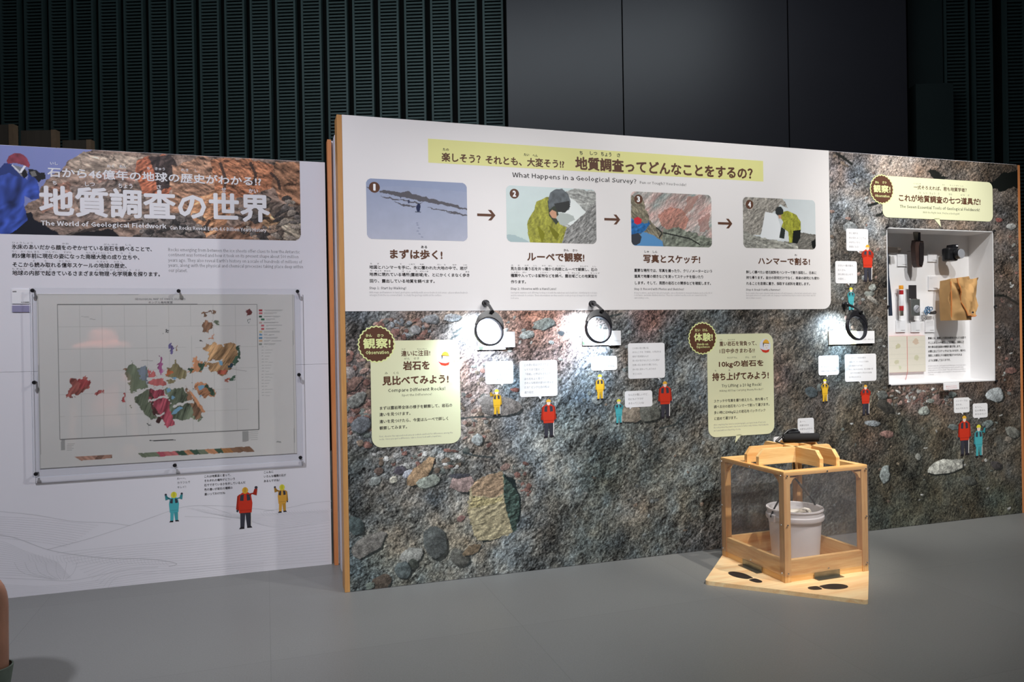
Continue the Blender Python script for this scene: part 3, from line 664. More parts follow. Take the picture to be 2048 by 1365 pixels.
lettering('small_english_text', dw,
 para(wl, ['With maps and hammers in hand, geologists carefully walk across bedrock-rich areas - places where bedrock', 'emerges from the ice-covered land - to study the geology visible at the surface.'], 738.5, 935, [585, 590.4], 5, 0)
 + para(wl, ['Geologists examine each differing-looking rock with the naked eye and a hand lens, identifying its rock type', 'and the minerals it contains. These observations are then used to create geological maps for each exposed', 'rock area.'], 1021, 1194, [585.5, 591, 596.4], 4.8, 0)
 + para(wl, ['At key locations, geologists take photographs, use a clinometer to measure features such as the tilt of', 'rock layers, and make detailed sketches. They also confirm how the rocks are connected to the', 'surrounding rocks.'], 1267.8, 1424, [585.9, 590.6, 596], 4.5, 0)
 + para(wl, ['Rock samples that require detailed study are broken off with hammers, collected and carried back to Japan.', 'Geologists select rock samples with care, keeping in mind that they may be used not only in their own but', 'also in future research.'], 1491.7, 1632.4, [586.6, 591, 596.2], 4.2, 0), M['pale_ink'], O1)
# arrows
for (xa, xb, ya, yb) in ((954, 990.6, 419.4, 440.4), (1208.2, 1240, 428.8, 448.6), (1435.3, 1464, 437.2, 456.5)):
    a0, zt = wl(xa, ya); _, zb = wl(xa, yb); a1, _ = wl(xb, ya); zm = (zt+zb)/2; h = (zt-zb)/2; hs = h*.25
    ar = [(a0, zm-hs), (a1-h*.8, zm-hs), (a1-h*1.5, zb), (a1-h*.85, zb), (a1, zm), (a1-h*.85, zt), (a1-h*1.5, zt), (a1-h*.8, zm+hs), (a0, zm+hs)]
    B().prism(ar, -.0018, -.0015).build('arrow', M['brown'], dw)

def photo(name, parent, fn, c, res, off, paint, r, label):
    """c = px corners left,top(left),right,bottom(left)"""
    u0, z1 = fn(c[0], c[1]); u1, _ = fn(c[2], c[1]); _, z0 = fn(c[0], c[3])
    k = Canvas(u0, u1, z0, z1, res, fn); paint(k)
    return k.build(name, parent, off, rr_keep(u0, u1, z0, z1, r) if r else None, label=label), (u0, u1, z0, z1)
def bg(k, top, bot, n=.02, seed=3):
    t = ((k.Z-k.z[0])/(k.z[-1]-k.z[0]))[..., None]; k.im = (np.array(bot)*(1-t)+np.array(top)*t)/255.*(1+n*fbm(k.U*30, k.Z*30, 3, seed)[..., None])
def rocktex(f, ang, st, ct, seed): return lambda U, Z: 1+ct*.5*relief(U, Z, f*1.5, ang, st, seed, 5)+ct*.5*fbm(U*f*2, Z*f*2, 3, seed)+.25*fbm(U*200, Z*200, 2, 3)
def ph1(k):
    bg(k, (150, 160, 186), (176, 180, 196), .05)
    k.poly([(725,350),(940,350),(940,385),(800,372),(725,376)], (146, 158, 186), alpha=.6)
    for i, pl in enumerate([[(758,382),(800,384),(840,392),(900,408),(936,418),(936,421),(860,406),(800,394),(760,386)], [(800,386),(818,382),(826,392),(806,391)],
        [(786,404),(815,410),(832,414),(826,416),(800,410)], [(850,414),(890,421),(920,426),(936,432),(936,434),(900,426),(860,417)], [(765,380),(790,384),(786,387),(766,384)], [(732,374),(760,378),(738,379)],
        [(760,392),(785,397),(800,401),(790,402),(770,396)], [(795,398),(830,404),(846,408),(838,409),(810,403)], [(890,425),(915,429),(905,430)], [(878,402),(910,410),(896,410)]]):
        k.poly(pl, (92, 90, 96), jit=.006, jf=60, seed=i)
    k.poly([(833,412),(836,407),(840,408),(841,414),(839,424),(834,424),(832,416)], (36, 44, 76)); k.line([(830,424),(842,425)], (90, 96, 110), 2)
    k.poly([(816,400),(819,400),(819,407),(816,407)], (60, 64, 88)); k.line([(801,394),(801,397)], (60, 64, 88), 1.5)
    for (x, y) in ((833, 450), (836, 456), (833, 462), (837, 468), (842, 474), (832, 446)): k.line([(x, y), (x+4, y+1)], (128, 134, 156), 2, .8)
def ph2(k):
    bg(k, (206, 220, 220), (196, 212, 208), .03)
    k.poly([(1128,384),(1150,378),(1195,384),(1195,500),(1120,500)], (160, 162, 158), jit=.006, tex=rocktex(26, -20, 2.2, .55, 4))
    k.poly([(1135,392),(1150,402),(1172,425),(1168,436),(1140,452),(1120,440),(1118,400)], (226, 232, 230), jit=.003)
    k.poly([(1172,425),(1195,400),(1195,500),(1115,500),(1125,465),(1145,448)], (138, 138, 136), jit=.004, tex=rocktex(30, 35, 2.5, .7, 9))
    k.poly([(1011,470),(1030,470),(1060,484),(1012,492)], (166, 186, 188), jit=.006)
    YG = (150, 150, 62)
    k.poly([(1072,404),(1095,394),(1105,398),(1120,440),(1125,452),(1133,455),(1126,480),(1122,492),(1062,492),(1056,470),(1054,450),(1056,440),(1068,420)], YG, jit=.002, tex=rocktex(18, 60, 1.6, .45, 2))
    k.poly([(1095,402),(1108,398),(1120,440),(1112,450),(1098,432)], (56, 62, 50))
    k.poly([(1096,400),(1100,386),(1110,379),(1124,378),(1136,388),(1141,404),(1138,420),(1125,424),(1108,412),(1098,420)], (94, 100, 104), jit=.001, tex=lambda U, Z: 1+.5*fbm(U*60, Z*60, 3, 8))
    k.poly([(1108,408),(1138,402),(1140,414),(1130,426),(1114,424)], (50, 52, 52)); k.poly([(1104,420),(1112,424),(1114,438),(1104,436),(1098,426)], (198, 150, 122))
    k.poly([(1112,436),(1120,426),(1136,428),(1146,432),(1150,440),(1140,444),(1130,452),(1120,450)], (176, 184, 180), jit=.002)
    k.poly([(1096,450),(1110,460),(1118,470),(1112,480),(1104,470)], (112, 112, 24), jit=.002)
    k.poly([(1074,450),(1090,468),(1084,488),(1078,470)], (122, 122, 26), jit=.002)
def ph3(k):
    bg(k, (140, 130, 124), (122, 126, 116), .1)
    X = (k.U*math.cos(R(38))+k.Z*math.sin(R(38))); Y = -k.U*math.sin(R(38))+k.Z*math.cos(R(38))
    n = fbm(X*9, Y*52, 4, 3, .6)[..., None]; n2 = fbm(X*12, Y*30, 4, 13)[..., None]
    k.im = np.clip(np.array([.68, .62, .60])+n*np.array([.62, .52, .5])+n2*np.array([.22, -.1, -.12]), .2, .95)
    k.im *= (1+.2*relief(k.U, k.Z, 60, 38, 2, 6, 4))[..., None]
    k.poly([(1315,430),(1340,415),(1365,420),(1378,440),(1368,462),(1345,470),(1325,455)], (176, 118, 102), jit=.012, alpha=.7, tex=rocktex(34, 38, 2, .6, 3))
    k.poly([(1376,395),(1400,390),(1380,425),(1365,430)], (160, 112, 100), jit=.01, alpha=.6); k.poly([(1395,440),(1418,425),(1418,460),(1400,465)], (158, 112, 104), jit=.01, alpha=.6)
    k.poly([(1262,390),(1285,400),(1300,440),(1318,462),(1330,470),(1330,500),(1262,500)], (128, 122, 104), jit=.008, tex=rocktex(24, -60, 2.6, .7, 8))
    k.poly([(1325,460),(1355,455),(1400,470),(1424,480),(1424,500),(1320,500)], (122, 128, 116), jit=.01, tex=rocktex(26, 10, 1.6, .7, 5))
    k.line([(1326,466),(1345,470),(1380,478),(1400,490)], (40, 42, 40), 3); k.line([(1312,455),(1324,466),(1318,476)], (40, 42, 40), 3)
    k.poly([(1286,464),(1305,470),(1325,484),(1328,500),(1262,500),(1270,480)], (92, 146, 196), jit=.003)
    k.poly([(1262,436),(1272,444),(1284,446),(1296,440),(1300,448),(1290,462),(1280,468),(1262,470)], (44, 108, 170), jit=.002, tex=rocktex(20, 30, 1.4, .5, 6))
    k.poly([(1268,437),(1276,434),(1283,439),(1282,447),(1274,450),(1268,446)], (204, 48, 62)); k.poly([(1284,444),(1296,440),(1296,446),(1288,448)], (120, 124, 112))
    k.poly([(1262,470),(1276,466),(1283,474),(1280,486),(1272,491),(1262,490)], (58, 62, 70))
def ph4(k):
    bg(k, (200, 208, 210), (206, 212, 214), .02)
    k.poly([(1484,394),(1560,396),(1570,404),(1575,416),(1560,410),(1540,430),(1520,470),(1484,470)], (150, 146, 138), jit=.006, tex=rocktex(26, 30, 2, .7, 4))
    k.poly([(1530,424),(1552,428),(1560,450),(1562,480),(1520,478)], (226, 230, 232))
    k.poly([(1590,464),(1632,470),(1632,500),(1590,500)], (112, 110, 104), jit=.003, tex=rocktex(30, 20, 2, .6, 2))
    k.poly([(1484,460),(1510,472),(1545,480),(1590,486),(1600,502),(1484,502)], (148, 148, 140), jit=.006, tex=rocktex(22, -15, 2.4, .7, 7))
    k.poly([(1558,430),(1566,424),(1575,422),(1592,430),(1601,444),(1601,462),(1590,462),(1584,486),(1578,486),(1576,464),(1562,454),(1566,445)], (152, 154, 58), jit=.0015, tex=rocktex(20, 60, 1.4, .45, 4))
    k.poly([(1586,462),(1601,460),(1600,476),(1594,488),(1584,486)], (26, 30, 28)); k.poly([(1562,454),(1570,460),(1568,478),(1558,476)], (44, 50, 48))
    k.poly([(1550,420),(1555,414),(1562,414),(1566,420),(1566,428),(1556,432),(1551,428)], (50, 54, 54)); k.poly([(1556,430),(1562,430),(1562,438),(1557,437)], (190, 150, 122))
    k.poly([(1622,484),(1632,478),(1632,500),(1624,496)], (20, 22, 22))
def number(parent, cx, cy, r, t):
    u, z = wl(cx, cy); rr = wl(cx, cy-r)[1]-z
    n = B().prism([(u+rr*math.cos(a*math.pi/16), z+rr*math.sin(a*math.pi/16)) for a in range(32)], -.0021, -.0018).build('number_disc', M['brown'], parent)
    lettering('number', n, [('fit', t, u-rr*(.14 if t == '1' else .3), u+rr*(.14 if t == '1' else .3), z-rr*.55, z+rr*.55, .05)], M['white_ink'], .0023)
for args, nm in (((( 731.8, 356.8, 933, 478), ph1, 'printed photo of a walker crossing snow'), (748.7, 375, 10.8, '1')), (((1011.6, 370.8, 1191, 484), ph2, 'printed photo of a helmeted person in a green jacket'), (1028.4, 387.8, 9.8, '2')),
                 (((1261, 382.8, 1421.8, 491.5), ph3, 'printed photo of banded pink rock'), (1276.5, 398.7, 9.4, '3')), (((1485, 394, 1629.6, 496), ph4, 'printed photo of a person bending over rocks'), (1498.6, 409.3, 9, '4'))):
    ph, _ = photo('step_photo', dw, wl, args[0], .0019, .0018, args[1], .024, args[2])
    number(ph, *nm)

# ---- pale green speech bubbles with scalloped seals
def scallop(u, z, r, n=24, d=.05, rx=1): return [(u+rx*r*(1+d*math.cos(n*a))*math.cos(a), z+r*(1+d*math.cos(n*a))*math.sin(a)) for a in [k*2*math.pi/(n*6) for k in range(n*6)]]
def face(parent, cx, cy, s_):
    u, z = wl(cx, cy); s = wl(cx, cy-s_/2)[1]-wl(cx, cy+s_/2)[1]
    ci = lambda x, y, rx, ry, a0=0, a1=360: [(u+s*(x+rx*math.cos(R(a))), z+s*(y+ry*math.sin(R(a)))) for a in np.linspace(a0, a1, 20)]
    q = lambda *p: [(u+s*x, z+s*y) for x, y in p]
    flat('portrait', parent, [(ci(0, 0, .46, .5), (222, 226, 238), .0020), (q((-.42, -.2), (-.2, -.3), (.1, -.34), (.36, -.26), (.3, -.46), (.05, -.52), (-.2, -.46)), (206, 62, 42), .0021),
      (ci(.08, .0, .2, .3), (236, 230, 226), .0022), (q((-.16, -.12), (-.1, .1), (-.1, .2), (-.18, .2)), (60, 60, 70), .0023), (ci(.08, .14, .26, .3, 0, 180), (232, 176, 66), .0023), (q((-.2, .16), (.36, .12), (.36, .16), (-.2, .2)), (120, 90, 40), .0024),
      (q((.0, -.02), (.1, -.02), (.1, 0), (.0, 0)), (40, 40, 46), .0023), (q((.18, -.02), (.26, -.02), (.26, 0), (.18, 0)), (40, 40, 46), .0023), (q((.06, -.18), (.18, -.18), (.18, -.16), (.06, -.16)), (150, 70, 60), .0023)])
def bubble(c, r, tail, fn=wl, m='green', name='speech_bubble', label=None, off=.0018):
    """c = left, top(left), right, bottom(left); tail px points"""
    u0, z1 = fn(c[0], c[1]); u1, _ = fn(c[2], c[1]); _, z0 = fn(c[0], c[3])
    b = B().prism(roundrect(u0, u1, z0, z1, r, 7), -off, .0)
    if tail: b.prism([fn(*p) for p in tail], -off, .0)
    return b.build(name, M[m], dw, label=label)
def seal(parent, cx, cy, r, texts, hor=1):
    u, z = wl(cx, cy); rr = wl(cx, cy-r)[1]-z
    s = B().prism(scallop(u, z, rr, 24, .03), -.0021, -.0018).build('seal', M['lime_ink'], parent, label='brown scalloped seal')
    B().prism(scallop(u, z, rr*.93, 24, .03), -.0023, -.0021).build('seal_disc', M['brown'], s)
    lettering('seal_lettering', parent, texts, M['lime_ink'], .0025)
g1 = bubble((740.2, 682.5, 918.4, 897), .045, [(917.4, 721.4), (935.2, 710.5), (918.7, 737), (905, 735), (905, 721)], label='pale green speech bubble about comparing rocks')
seal(g1, 752.9, 688.9, 36.8, [fit(wl, 'かん', 731.5, 743.5, 668.6, 674.4, .03), fit(wl, 'さつ', 754.4, 766.8, 668.6, 674.4, .03), fit(wl, '観察!', 726.5, 780.3, 677.5, 697.8, .028), fit(wl, 'Observation', 731.5, 777.3, 702, 709.2, .02)])
lettering('lettering', g1, [fit(wl, '違いに注目!', 802.4, 859.8, 702, 713, .02), fit(wl, '岩石を', 806.2, 858.5, 723.4, 740.6, .035), fit(wl, '見比べてみよう!', 765, 896.4, 753.8, 771, .035)], M['brown'], .0019)
lettering('small_lettering', g1, [fit(wl, 'ちが', 803, 811, 697.4, 700, 0), fit(wl, 'ちゅうもく', 834, 853, 697.2, 700), fit(wl, 'がん', 808.2, 819.2, 715.5, 719.9), fit(wl, 'せき', 826.8, 838, 715.3, 719.7), fit(wl, 'み', 769.4, 775.2, 744.7, 749.3), fit(wl, 'くら', 786.7, 797.3, 744.2, 748.8),
  fit(wl, 'Compare Different Rocks!', 776, 890.3, 777.8, 786.6, .012)]+para(wl, ['まずは露岩帯全体の様子を観察して、岩石の', '違いを見つけます。', '違いを見つけたら、今度はルーペで詳しく', '観察してみます。'], 758.2, 904.2, [817.1, 829.8, 843.8, 856.8], 7.6, 0, .012)
  + [fit(wl, 'Spot the Difference!', 803.2, 863.3, 788.4, 794.6)], M['black'], .0019)
lettering('small_english_text', g1, para(wl, ['First, observe the exposed rock area as a whole and look for differences among the', 'rocks. Once you spot a difference, take a closer look with a hand lens.'], 758.2, 905.5, [873.7, 879.3], 4.4, 0), M['grey_ink'], .0019)
face(g1, 888.2, 716.8, 30)
g2 = bubble((1413.4, 669, 1545.5, 876.2), .045, [(1472.2, 870), (1470, 886.3), (1483.2, 869)], label='pale green speech bubble about lifting a ten kilogram rock')
seal(g2, 1404.7, 677.1, 32, [fit(wl, 'たい', 1389.4, 1399.8, 658, 663.4, .03), fit(wl, 'けん', 1404.7, 1414.3, 658, 663.4, .03), fit(wl, '体験!', 1387.5, 1424.4, 667, 683, .028), fit(wl, 'Hands-on', 1393.8, 1415.6, 686.3, 691.2, .02), fit(wl, 'Experience', 1393, 1418.4, 692.3, 697.8, .02)])
lettering('lettering', g2, [fit(wl, '重い岩石を背負って、', 1438.6, 1512.4, 683.4, 692.8, .02), fit(wl, '1日中歩きまわる!?', 1438.9, 1509.1, 698.2, 707.4, .02), fit(wl, '10kgの岩石を', 1437.5, 1526.1, 722.6, 737, .035), fit(wl, '持ち上げてみよう!', 1424.4, 1536.5, 747, 762, .035)], M['brown'], .0019)
lettering('small_lettering', g2, [fit(wl, 'キログラム', 1453.9, 1473.6, 714.3, 717.8), fit(wl, 'がん', 1490, 1498, 713, 717), fit(wl, 'せき', 1503.4, 1511, 712.6, 716.6), fit(wl, 'も', 1429, 1432.6, 740.2, 743.6), fit(wl, 'あ', 1456.4, 1460, 739, 742.6), fit(wl, 'おも', 1439, 1444, 679, 681.6), fit(wl, 'がんせき', 1455, 1469, 678.8, 681.4),
  fit(wl, 'Try Lifting a 10 kg Rock!', 1443, 1522, 768.9, 777, .01)]+para(wl, ['スケッチや写真を撮り終えたら、持ち帰って', '調べる分の岩石をハンマーで割って運びます。', '多い時には40kg以上の岩石をバックパック', 'に詰めて運びます。'], 1427.1, 1535.7, [803.1, 814.3, 826.1, 838], 6.7, 0, .012)
  + [fit(wl, 'Hiking All Day Carrying Heavy Rocks!?', 1438.9, 1526.1, 780, 785.6)], M['black'], .0019)
lettering('small_english_text', g2, para(wl, ['After completing their sketches and photographs, geologists break off and carry', 'the rock portions they want to take home for further study. At times, their backpacks', 'are loaded with more than 40 kg of rocks.'], 1427.1, 1536.5, [850.4, 855.9, 861.9], 4.2, 1), M['grey_ink'], .0019)
face(g2, 1529.7, 691.6, 28)
g3 = bubble((1763.8, 351.3, 1984.1, 434.6), .036, [(1867, 437), (1881.6, 454.7), (1878.5, 437)], label='pale green speech bubble about seven tools')
seal(g3, 1763.2, 378.8, 29.3, [fit(wl, 'かん', 1749.8, 1757, 362.3, 367, .03), fit(wl, 'さつ', 1764.2, 1772, 362.7, 367.4, .03), fit(wl, '観察!', 1746.3, 1779.7, 369.9, 384.6, .028), fit(wl, 'Observation', 1749.5, 1778, 388.8, 394, .02)])
lettering('lettering', g3, [fit(wl, '一式そろえれば、君も地質学者？', 1826.9, 1932.5, 370.6, 378.6, .02), fit(wl, 'これが地質調査の七つ道具だ!', 1797.4, 1959.7, 388.8, 402.6, .035)], M['brown'], .0019)
lettering('small_lettering', g3, [fit(wl, 'The Seven Essential Tools of Geological Fieldwork!', 1799.2, 1958.5, 409.6, 417.6, .008), fit(wl, "With the Right Gear, You're a Geologist!", 1845.2, 1918.2, 422.8, 427.8),
  fit(wl, 'いっしき', 1827, 1841, 366, 368.6), fit(wl, 'きみ', 1884, 1889, 369, 371.2), fit(wl, 'ち しつ がく しゃ', 1899, 1926, 369.6, 372.2), fit(wl, 'ち　しつ　ちょう　さ', 1838, 1878, 383.8, 388), fit(wl, 'なな', 1897, 1903.6, 387, 390.4), fit(wl, 'どう　ぐ', 1921, 1938, 388.6, 392)], M['black'], .0019)

# ---- small white speech bubbles
WB_ = [((970.2, 723.6, 1026.1, 769.6), ((1000, 768), (1004, 773), (1007, 768)), ['たしかに', 'この石とあっちの石', 'ぜんぜん違う色を', 'していますね?'], [730, 740.6, 750.3, 760.6]),
 ((1038.6, 722.2, 1113.7, 795.2), ((1076, 793), (1081.2, 799.6), (1083, 793)), ['この赤い石はマグマが変化し', 'ってできて固まった', '「母岩」と呼ばれるものだ', 'ほら石をよく見て？', 'きれいな粒状の部分が見える', 'だろ？ピンクと白の粒は', '違う石だ'], [730.6, 740, 749, 758.6, 766.7, 775.6, 785.4]),
 ((1181.8, 713.5, 1233.5, 741.9), ((1202, 741), (1204.3, 745.4), (1208, 741)), ['こっちの石には', '白い線がありますね'], [724, 733.4]),
 ((1255.4, 687.2, 1328.7, 758.6), ((1313, 755), (1320.5, 761), (1317.6, 755)), ['この白い石と黒い石', 'あるところを「片麻岩」と呼ばれる', '岩石で変成岩なんだ', '赤い石が混ざるとすごい力と熱が', '白黒い石に含まれた層になるし', '白い石に変わってしまうのさ', 'すごいだろ'], [697, 705, 713.6, 722, 730.6, 739.4, 748.6]),
 ((1249.4, 783.2, 1304.1, 816), ((1258.6, 814.8), (1259.5, 819.4), (1264, 814.8)), ['なんだか難しいけど…', '石にもドラマが', 'あるってことね!'], [790.4, 799, 807.4]),
 ((1636.3, 712.3, 1676.8, 751.4), ((1652, 750), (1654, 755), (1656.5, 750)), ['この岩石には', 'よく見ると', '青く光るきれいな石', '珪線石がはいってます!'], [718.8, 726, 734.4, 743]),
 ((1689.1, 709.2, 1751.7, 764.4), ((1717, 763), (1722, 768.4), (1721.6, 763)), ['そうだね この岩石は昔の', '地面と同じだったという岩石', 'かな種類がちがうか', '岩石に見られるのは、何と岩盤の変', '…岩やすきの様子と呼ばれる岩盤', '石が見えたのだよ'], [716.6, 724.6, 732.4, 739.6, 747, 755]),
 ((1691.9, 457.2, 1735.6, 501.8), ((1712, 501), (1718, 506.4), (1718, 501)), ['同じ場所を', '何か回れることでは', 'ほぼないから', '貴重になる!'], [466.6, 476, 484.6, 493.6]),
 ((1670, 522.2, 1713.2, 567.2), ((1693, 566), (1698.5, 571.8), (1698, 566)), ['小さい一番が重大…', 'たくさん', '持ち帰らないので', '大変だ…'], [531.4, 540.4, 549, 558]),
 ((1907.1, 796.6, 1938.3, 826.8), ((1921.5, 826), (1925.2, 829.8), (1925.6, 826)), ['ハンマーでは', 'まわる、', 'なんでだろう!'], [802.6, 810, 817.8]),
 ((1945.3, 808, 1974.5, 836.8), ((1955, 836), (1957.2, 839.4), (1959, 836)), ['えへへ、', '石の標本も', 'あるみたい!'], [815, 822, 829]),
 ((1594.7, 837.6, 1627.3, 875), None, ['あーー、', '荷重を石は', '大変なんだから', '気をつけて!'], [844, 851.6, 859, 867]),
 ((1546.6, 874.5, 1584.9, 897), None, ['あと少しで着く!'], [880.6])]
for i, (c, t, lines, ys) in enumerate(WB_):
    b = bubble(c, .012, t, m='white_ink')
    n = [len(x) for x in lines]; ref = n.index(max(n)); x0 = c[0]+(c[2]-c[0])*.12; x1 = c[2]-(c[2]-c[0])*.1
    lettering('lettering', b, para(wl, lines, x0, x1, ys, min(5.4, (x1-x0)/max(n)*1.15), ref), M['grey_ink'], .0019)

# ---- printed expedition members
def figure(parent, fn, xl, xr, yt, yb, kind, suit, arms='down', off=.0020, back=False, label=None):
    uL, zt = fn(xl, yt); uR, _ = fn(xr, yt); _, zb = fn(xl, yb); h = zt-zb; cx = (uL+uR)/2
    adult = kind == 'adult'; DK = (62, 62, 72); hs = .075 if adult else .1; W2 = .15 if adult else .14
    q = lambda *p: [(cx+h*x, zb+h*y) for x, y in p]
    ci = lambda x, y, rx, ry, a0=0, a1=360: [(cx+h*(x+rx*math.cos(R(a))), zb+h*(y+ry*math.sin(R(a)))) for a in np.linspace(a0, a1, 16)]
    dim = tuple(int(v*.8) for v in suit); pants = DK if adult else suit; P = []
    hipz = .42 if adult else .36; sh = 1-2.15*hs
    P += [(q((-.12, .03), (-.03, .03), (.0, hipz), (-W2+.03, hipz+.03)), pants, 0), (q((.03, .05), (.12, .05), (W2-.03, hipz+.03), (-.01, hipz)), tuple(int(v*.9) for v in pants), 0)]
    P += [(q((-.15, 0), (-.03, 0), (-.03, .05), (-.12, .05)), (44, 40, 46), .0003), (q((.03, .015), (.15, .015), (.12, .06), (.03, .06)), (44, 40, 46), .0003)]
    P += [(q((.115, .06), (.135, .06), (W2, hipz), (W2-.025, hipz)), (232, 230, 226), .0003)]
    P += [(q((-W2+.01, hipz-.04), (W2-.01, hipz-.04), (W2+.01, .6), (W2-.02, sh-.02), (.06, sh+.03), (-.06, sh+.03), (-W2+.02, sh-.02), (-W2-.01, .6)), suit, .0006)]
    P += [(q((-W2+.02, hipz+.02), (W2-.02, hipz+.02), (W2-.02, hipz+.032), (-W2+.02, hipz+.03)), dim, .0009)]
    P += [(q((-.12, sh-.16), (-.04, sh-.17), (-.03, sh-.01), (-.11, sh-.03)), DK, .0009), (q((.04, sh-.17), (.12, sh-.16), (.11, sh-.03), (.03, sh-.01)), DK, .0009)]
    dn = lambda s: q((s*W2*.8, sh), (s*(W2+.03), sh-.05), (s*(W2+.06), hipz+.06), (s*(W2+.0), hipz+.02), (s*(W2-.03), .6))
    upp = lambda s: q((s*W2*.7, sh), (s*(W2+.11), sh-.06), (s*(W2+.13), sh+.1), (s*(W2+.06), sh+.1), (s*(W2+.03), sh+.01), (s*W2*.6, sh-.09))
    hand = lambda s: ci(s*(W2+.1), sh+.13, .035, .035)
    chest = lambda s: q((s*W2*.8, sh), (s*(W2+.05), sh-.08), (s*(W2+.04), sh-.2), (s*.02, sh-.16), (s*.02, sh-.11), (s*(W2-.03), sh-.12))
    for s in (-1, 1):
        if arms == 'both' or (arms == 'right' and s == 1) or (arms == 'left' and s == -1): P += [(upp(s), dim, .0012), (hand(s), DK, .0012)]
        elif arms == 'chest': P += [(chest(s), dim, .0012)]
        else: P += [(dn(s), dim, .0003), (ci(s*(W2+.03), hipz+.02, .025, .03), DK, .0004)]
    hz = 1-hs*1.1
    HC = (230, 176, 60) if adult else (226, 220, 70)
    if back: P += [(ci(0, hz, hs*.9, hs*1.05), HC, .0015), (ci(0, hz+.01, hs*.35, hs*.9), tuple(int(v*.9) for v in HC), .0018)]
    else: P += [(ci(0, hz-.02, hs*.7, hs*.85), (236, 214, 196), .0015), (ci(0, hz+.005, hs*.9, hs*.95, 0, 180), HC, .0018)]
    flat('printed_figure', parent, [(p, c, off+o*.4) for p, c, o in P], label=label)
RD = (206, 58, 38); YE = (226, 178, 50); TE = (80, 176, 184)
for a in [(983, 1003, 779, 832, 'kid', YE, 'left'), (1082, 1111, 799, 877, 'adult', RD, 'down'), (1190.5, 1208, 749, 801, 'kid', YE, 'down'), (1227, 1247, 798.7, 849.5, 'kid', TE, 'chest'), (1317, 1341.5, 763, 838, 'adult', RD, 'down'),
          (1641.8, 1656, 758.3, 806.2, 'kid', YE, 'chest'), (1719, 1741.4, 770, 832, 'adult', RD, 'chest'), (1724.6, 1744, 489, 564, 'adult', RD, 'chest'), (1691.6, 1711, 574.5, 623, 'kid', TE, 'chest'),
          (1914.6, 1941, 832, 913, 'adult', RD, 'down'), (1949, 1964, 849.4, 916, 'kid', TE, 'right')]:
    figure(dw, wl, *a)

# ================================================================ DISPLAY NICHE AND ITS TOOLS
M['niche'] = mat('niche_white', rgb(244, 243, 243), .6, var=.01, spec=.2)
NX = (NU0+NU1)/2
dc = empty('display_case', wpos(NX, 0, NZ0), AW, 'white recessed case with clear cover, set in the rock wall below the seven tools bubble', 'display case')
hw = (NU1-NU0)/2; hh = NZ1-NZ0
B().box(-hw, hw, ND-.003, ND+.008, 0, hh).build('back_panel', M['niche'], dc)
B().box(-hw, -hw+.006, 0, ND-.003, 0, hh).build('side_panel', M['niche'], dc)
B().box(hw-.006, hw, 0, ND-.003, 0, hh).build('side_panel', M['niche'], dc)
B().box(-hw+.006, hw-.006, 0, ND-.003, hh-.006, hh).build('top_panel', M['niche'], dc)
B().box(-hw+.006, hw-.006, 0, ND-.003, 0, .006).build('bottom_panel', M['niche'], dc)
B().box(-hw-.008, hw+.008, -.006, -.003, -.008, hh+.008).build('acrylic_cover', M['acrylic'], dc)
for (x, z) in ((-hw, 0), (hw, 0), (-hw, hh), (hw, hh), (-hw, hh*.5), (hw, hh*.5)):
    B().lathe([(.0, -.013), (.006, -.013), (.007, -.010), (.006, -.003)], 12, (x, 0, z), 'y').build('bolt', M['dark_plastic'], dc)
lettering('description_text', dc, [(t, b, x-NX, z-NZ0, w, h, k) for (t, b, x, z, w, h, k) in para(wl, ['野帳には、観察した岩石の産状(どのような形で', 'そこにあるか)や構造などを記載し、採取して', '持ち帰る岩石試料の情報を書き残します。', '必要に応じてスケッチなどもつけます。後から', '採取した岩石とその産状が結びつけられる', 'ように記録しておくのです。'], 1856, 1931.7, [677, 686, 694.6, 703.2, 711.7, 721.5], 5.2, 0, .01, -ND+.004)], M['black'], -ND+.004)
lettering('small_english_text', dc, [(t, b, x-NX, z-NZ0, w, h, k) for (t, b, x, z, w, h, k) in para(wl, ['In field notebooks, geologists record the state of rock exposures', 'such as how they are shaped and structured, and write down', 'details about each rock sample. They add sketches as needed so', 'that later each sample can be matched to the place where it was', 'collected.'], 1856, 1931.7, [732.6, 736.8, 741, 745.4, 749.8], 3.6, 0, 0, -ND+.004)], M['pale_ink'], -ND+.004)

def inn(px, py, off):
    """a point inside the niche, off metres in front of the wall face (negative = inside)"""
    u, z = wl(px, py, off); return u, z
def niche_thing(name, label, cat, px, py, off, group=None):
    u, z = wl(px, py, off); return empty(name, wpos(u, off, z), AW, label, cat, group)
BKW = -ND+.003
# caption cards
for (x0, x1, y0, y1, lb) in ((1793, 1812, 509, 533, 'small white caption card right of the hammer head'), (1854, 1872, 503, 524, 'small white caption card between the leather pouch and the camera'), (1855, 1873, 553, 581, 'small white caption card below the camera, left of the tan bag'),
        (1790, 1809, 641, 665, 'small white caption card under the marker pen'), (1820, 1838, 641, 665, 'small white caption card under the folding compass'), (1848.5, 1866.7, 641, 665, 'small white caption card under the blue cord')):
    a, zt = inn(x0, y0, BKW); b, _ = inn(x1, y0, BKW); _, zb = inn(x0, y1, BKW)
    e = empty('caption_card', wpos((a+b)/2, BKW, zb), AW, lb, 'card', 'caption cards in the display case'); w = (b-a)/2
    B().box(-w, w, -.008, -.0005, 0, zt-zb, .0006).build('plate', M['white_ink'], e)
    B().box(0, w*.85, -.0086, -.008, (zt-zb)*.14, (zt-zb)*.17).build('printed_rule', M['grey_ink'], e)
    lettering('lettering', e, [('fit', 'クリノ', -w*.8, -w*.2, (zt-zb)*.8, (zt-zb)*.88, 0)], M['grey_ink'], .0086)
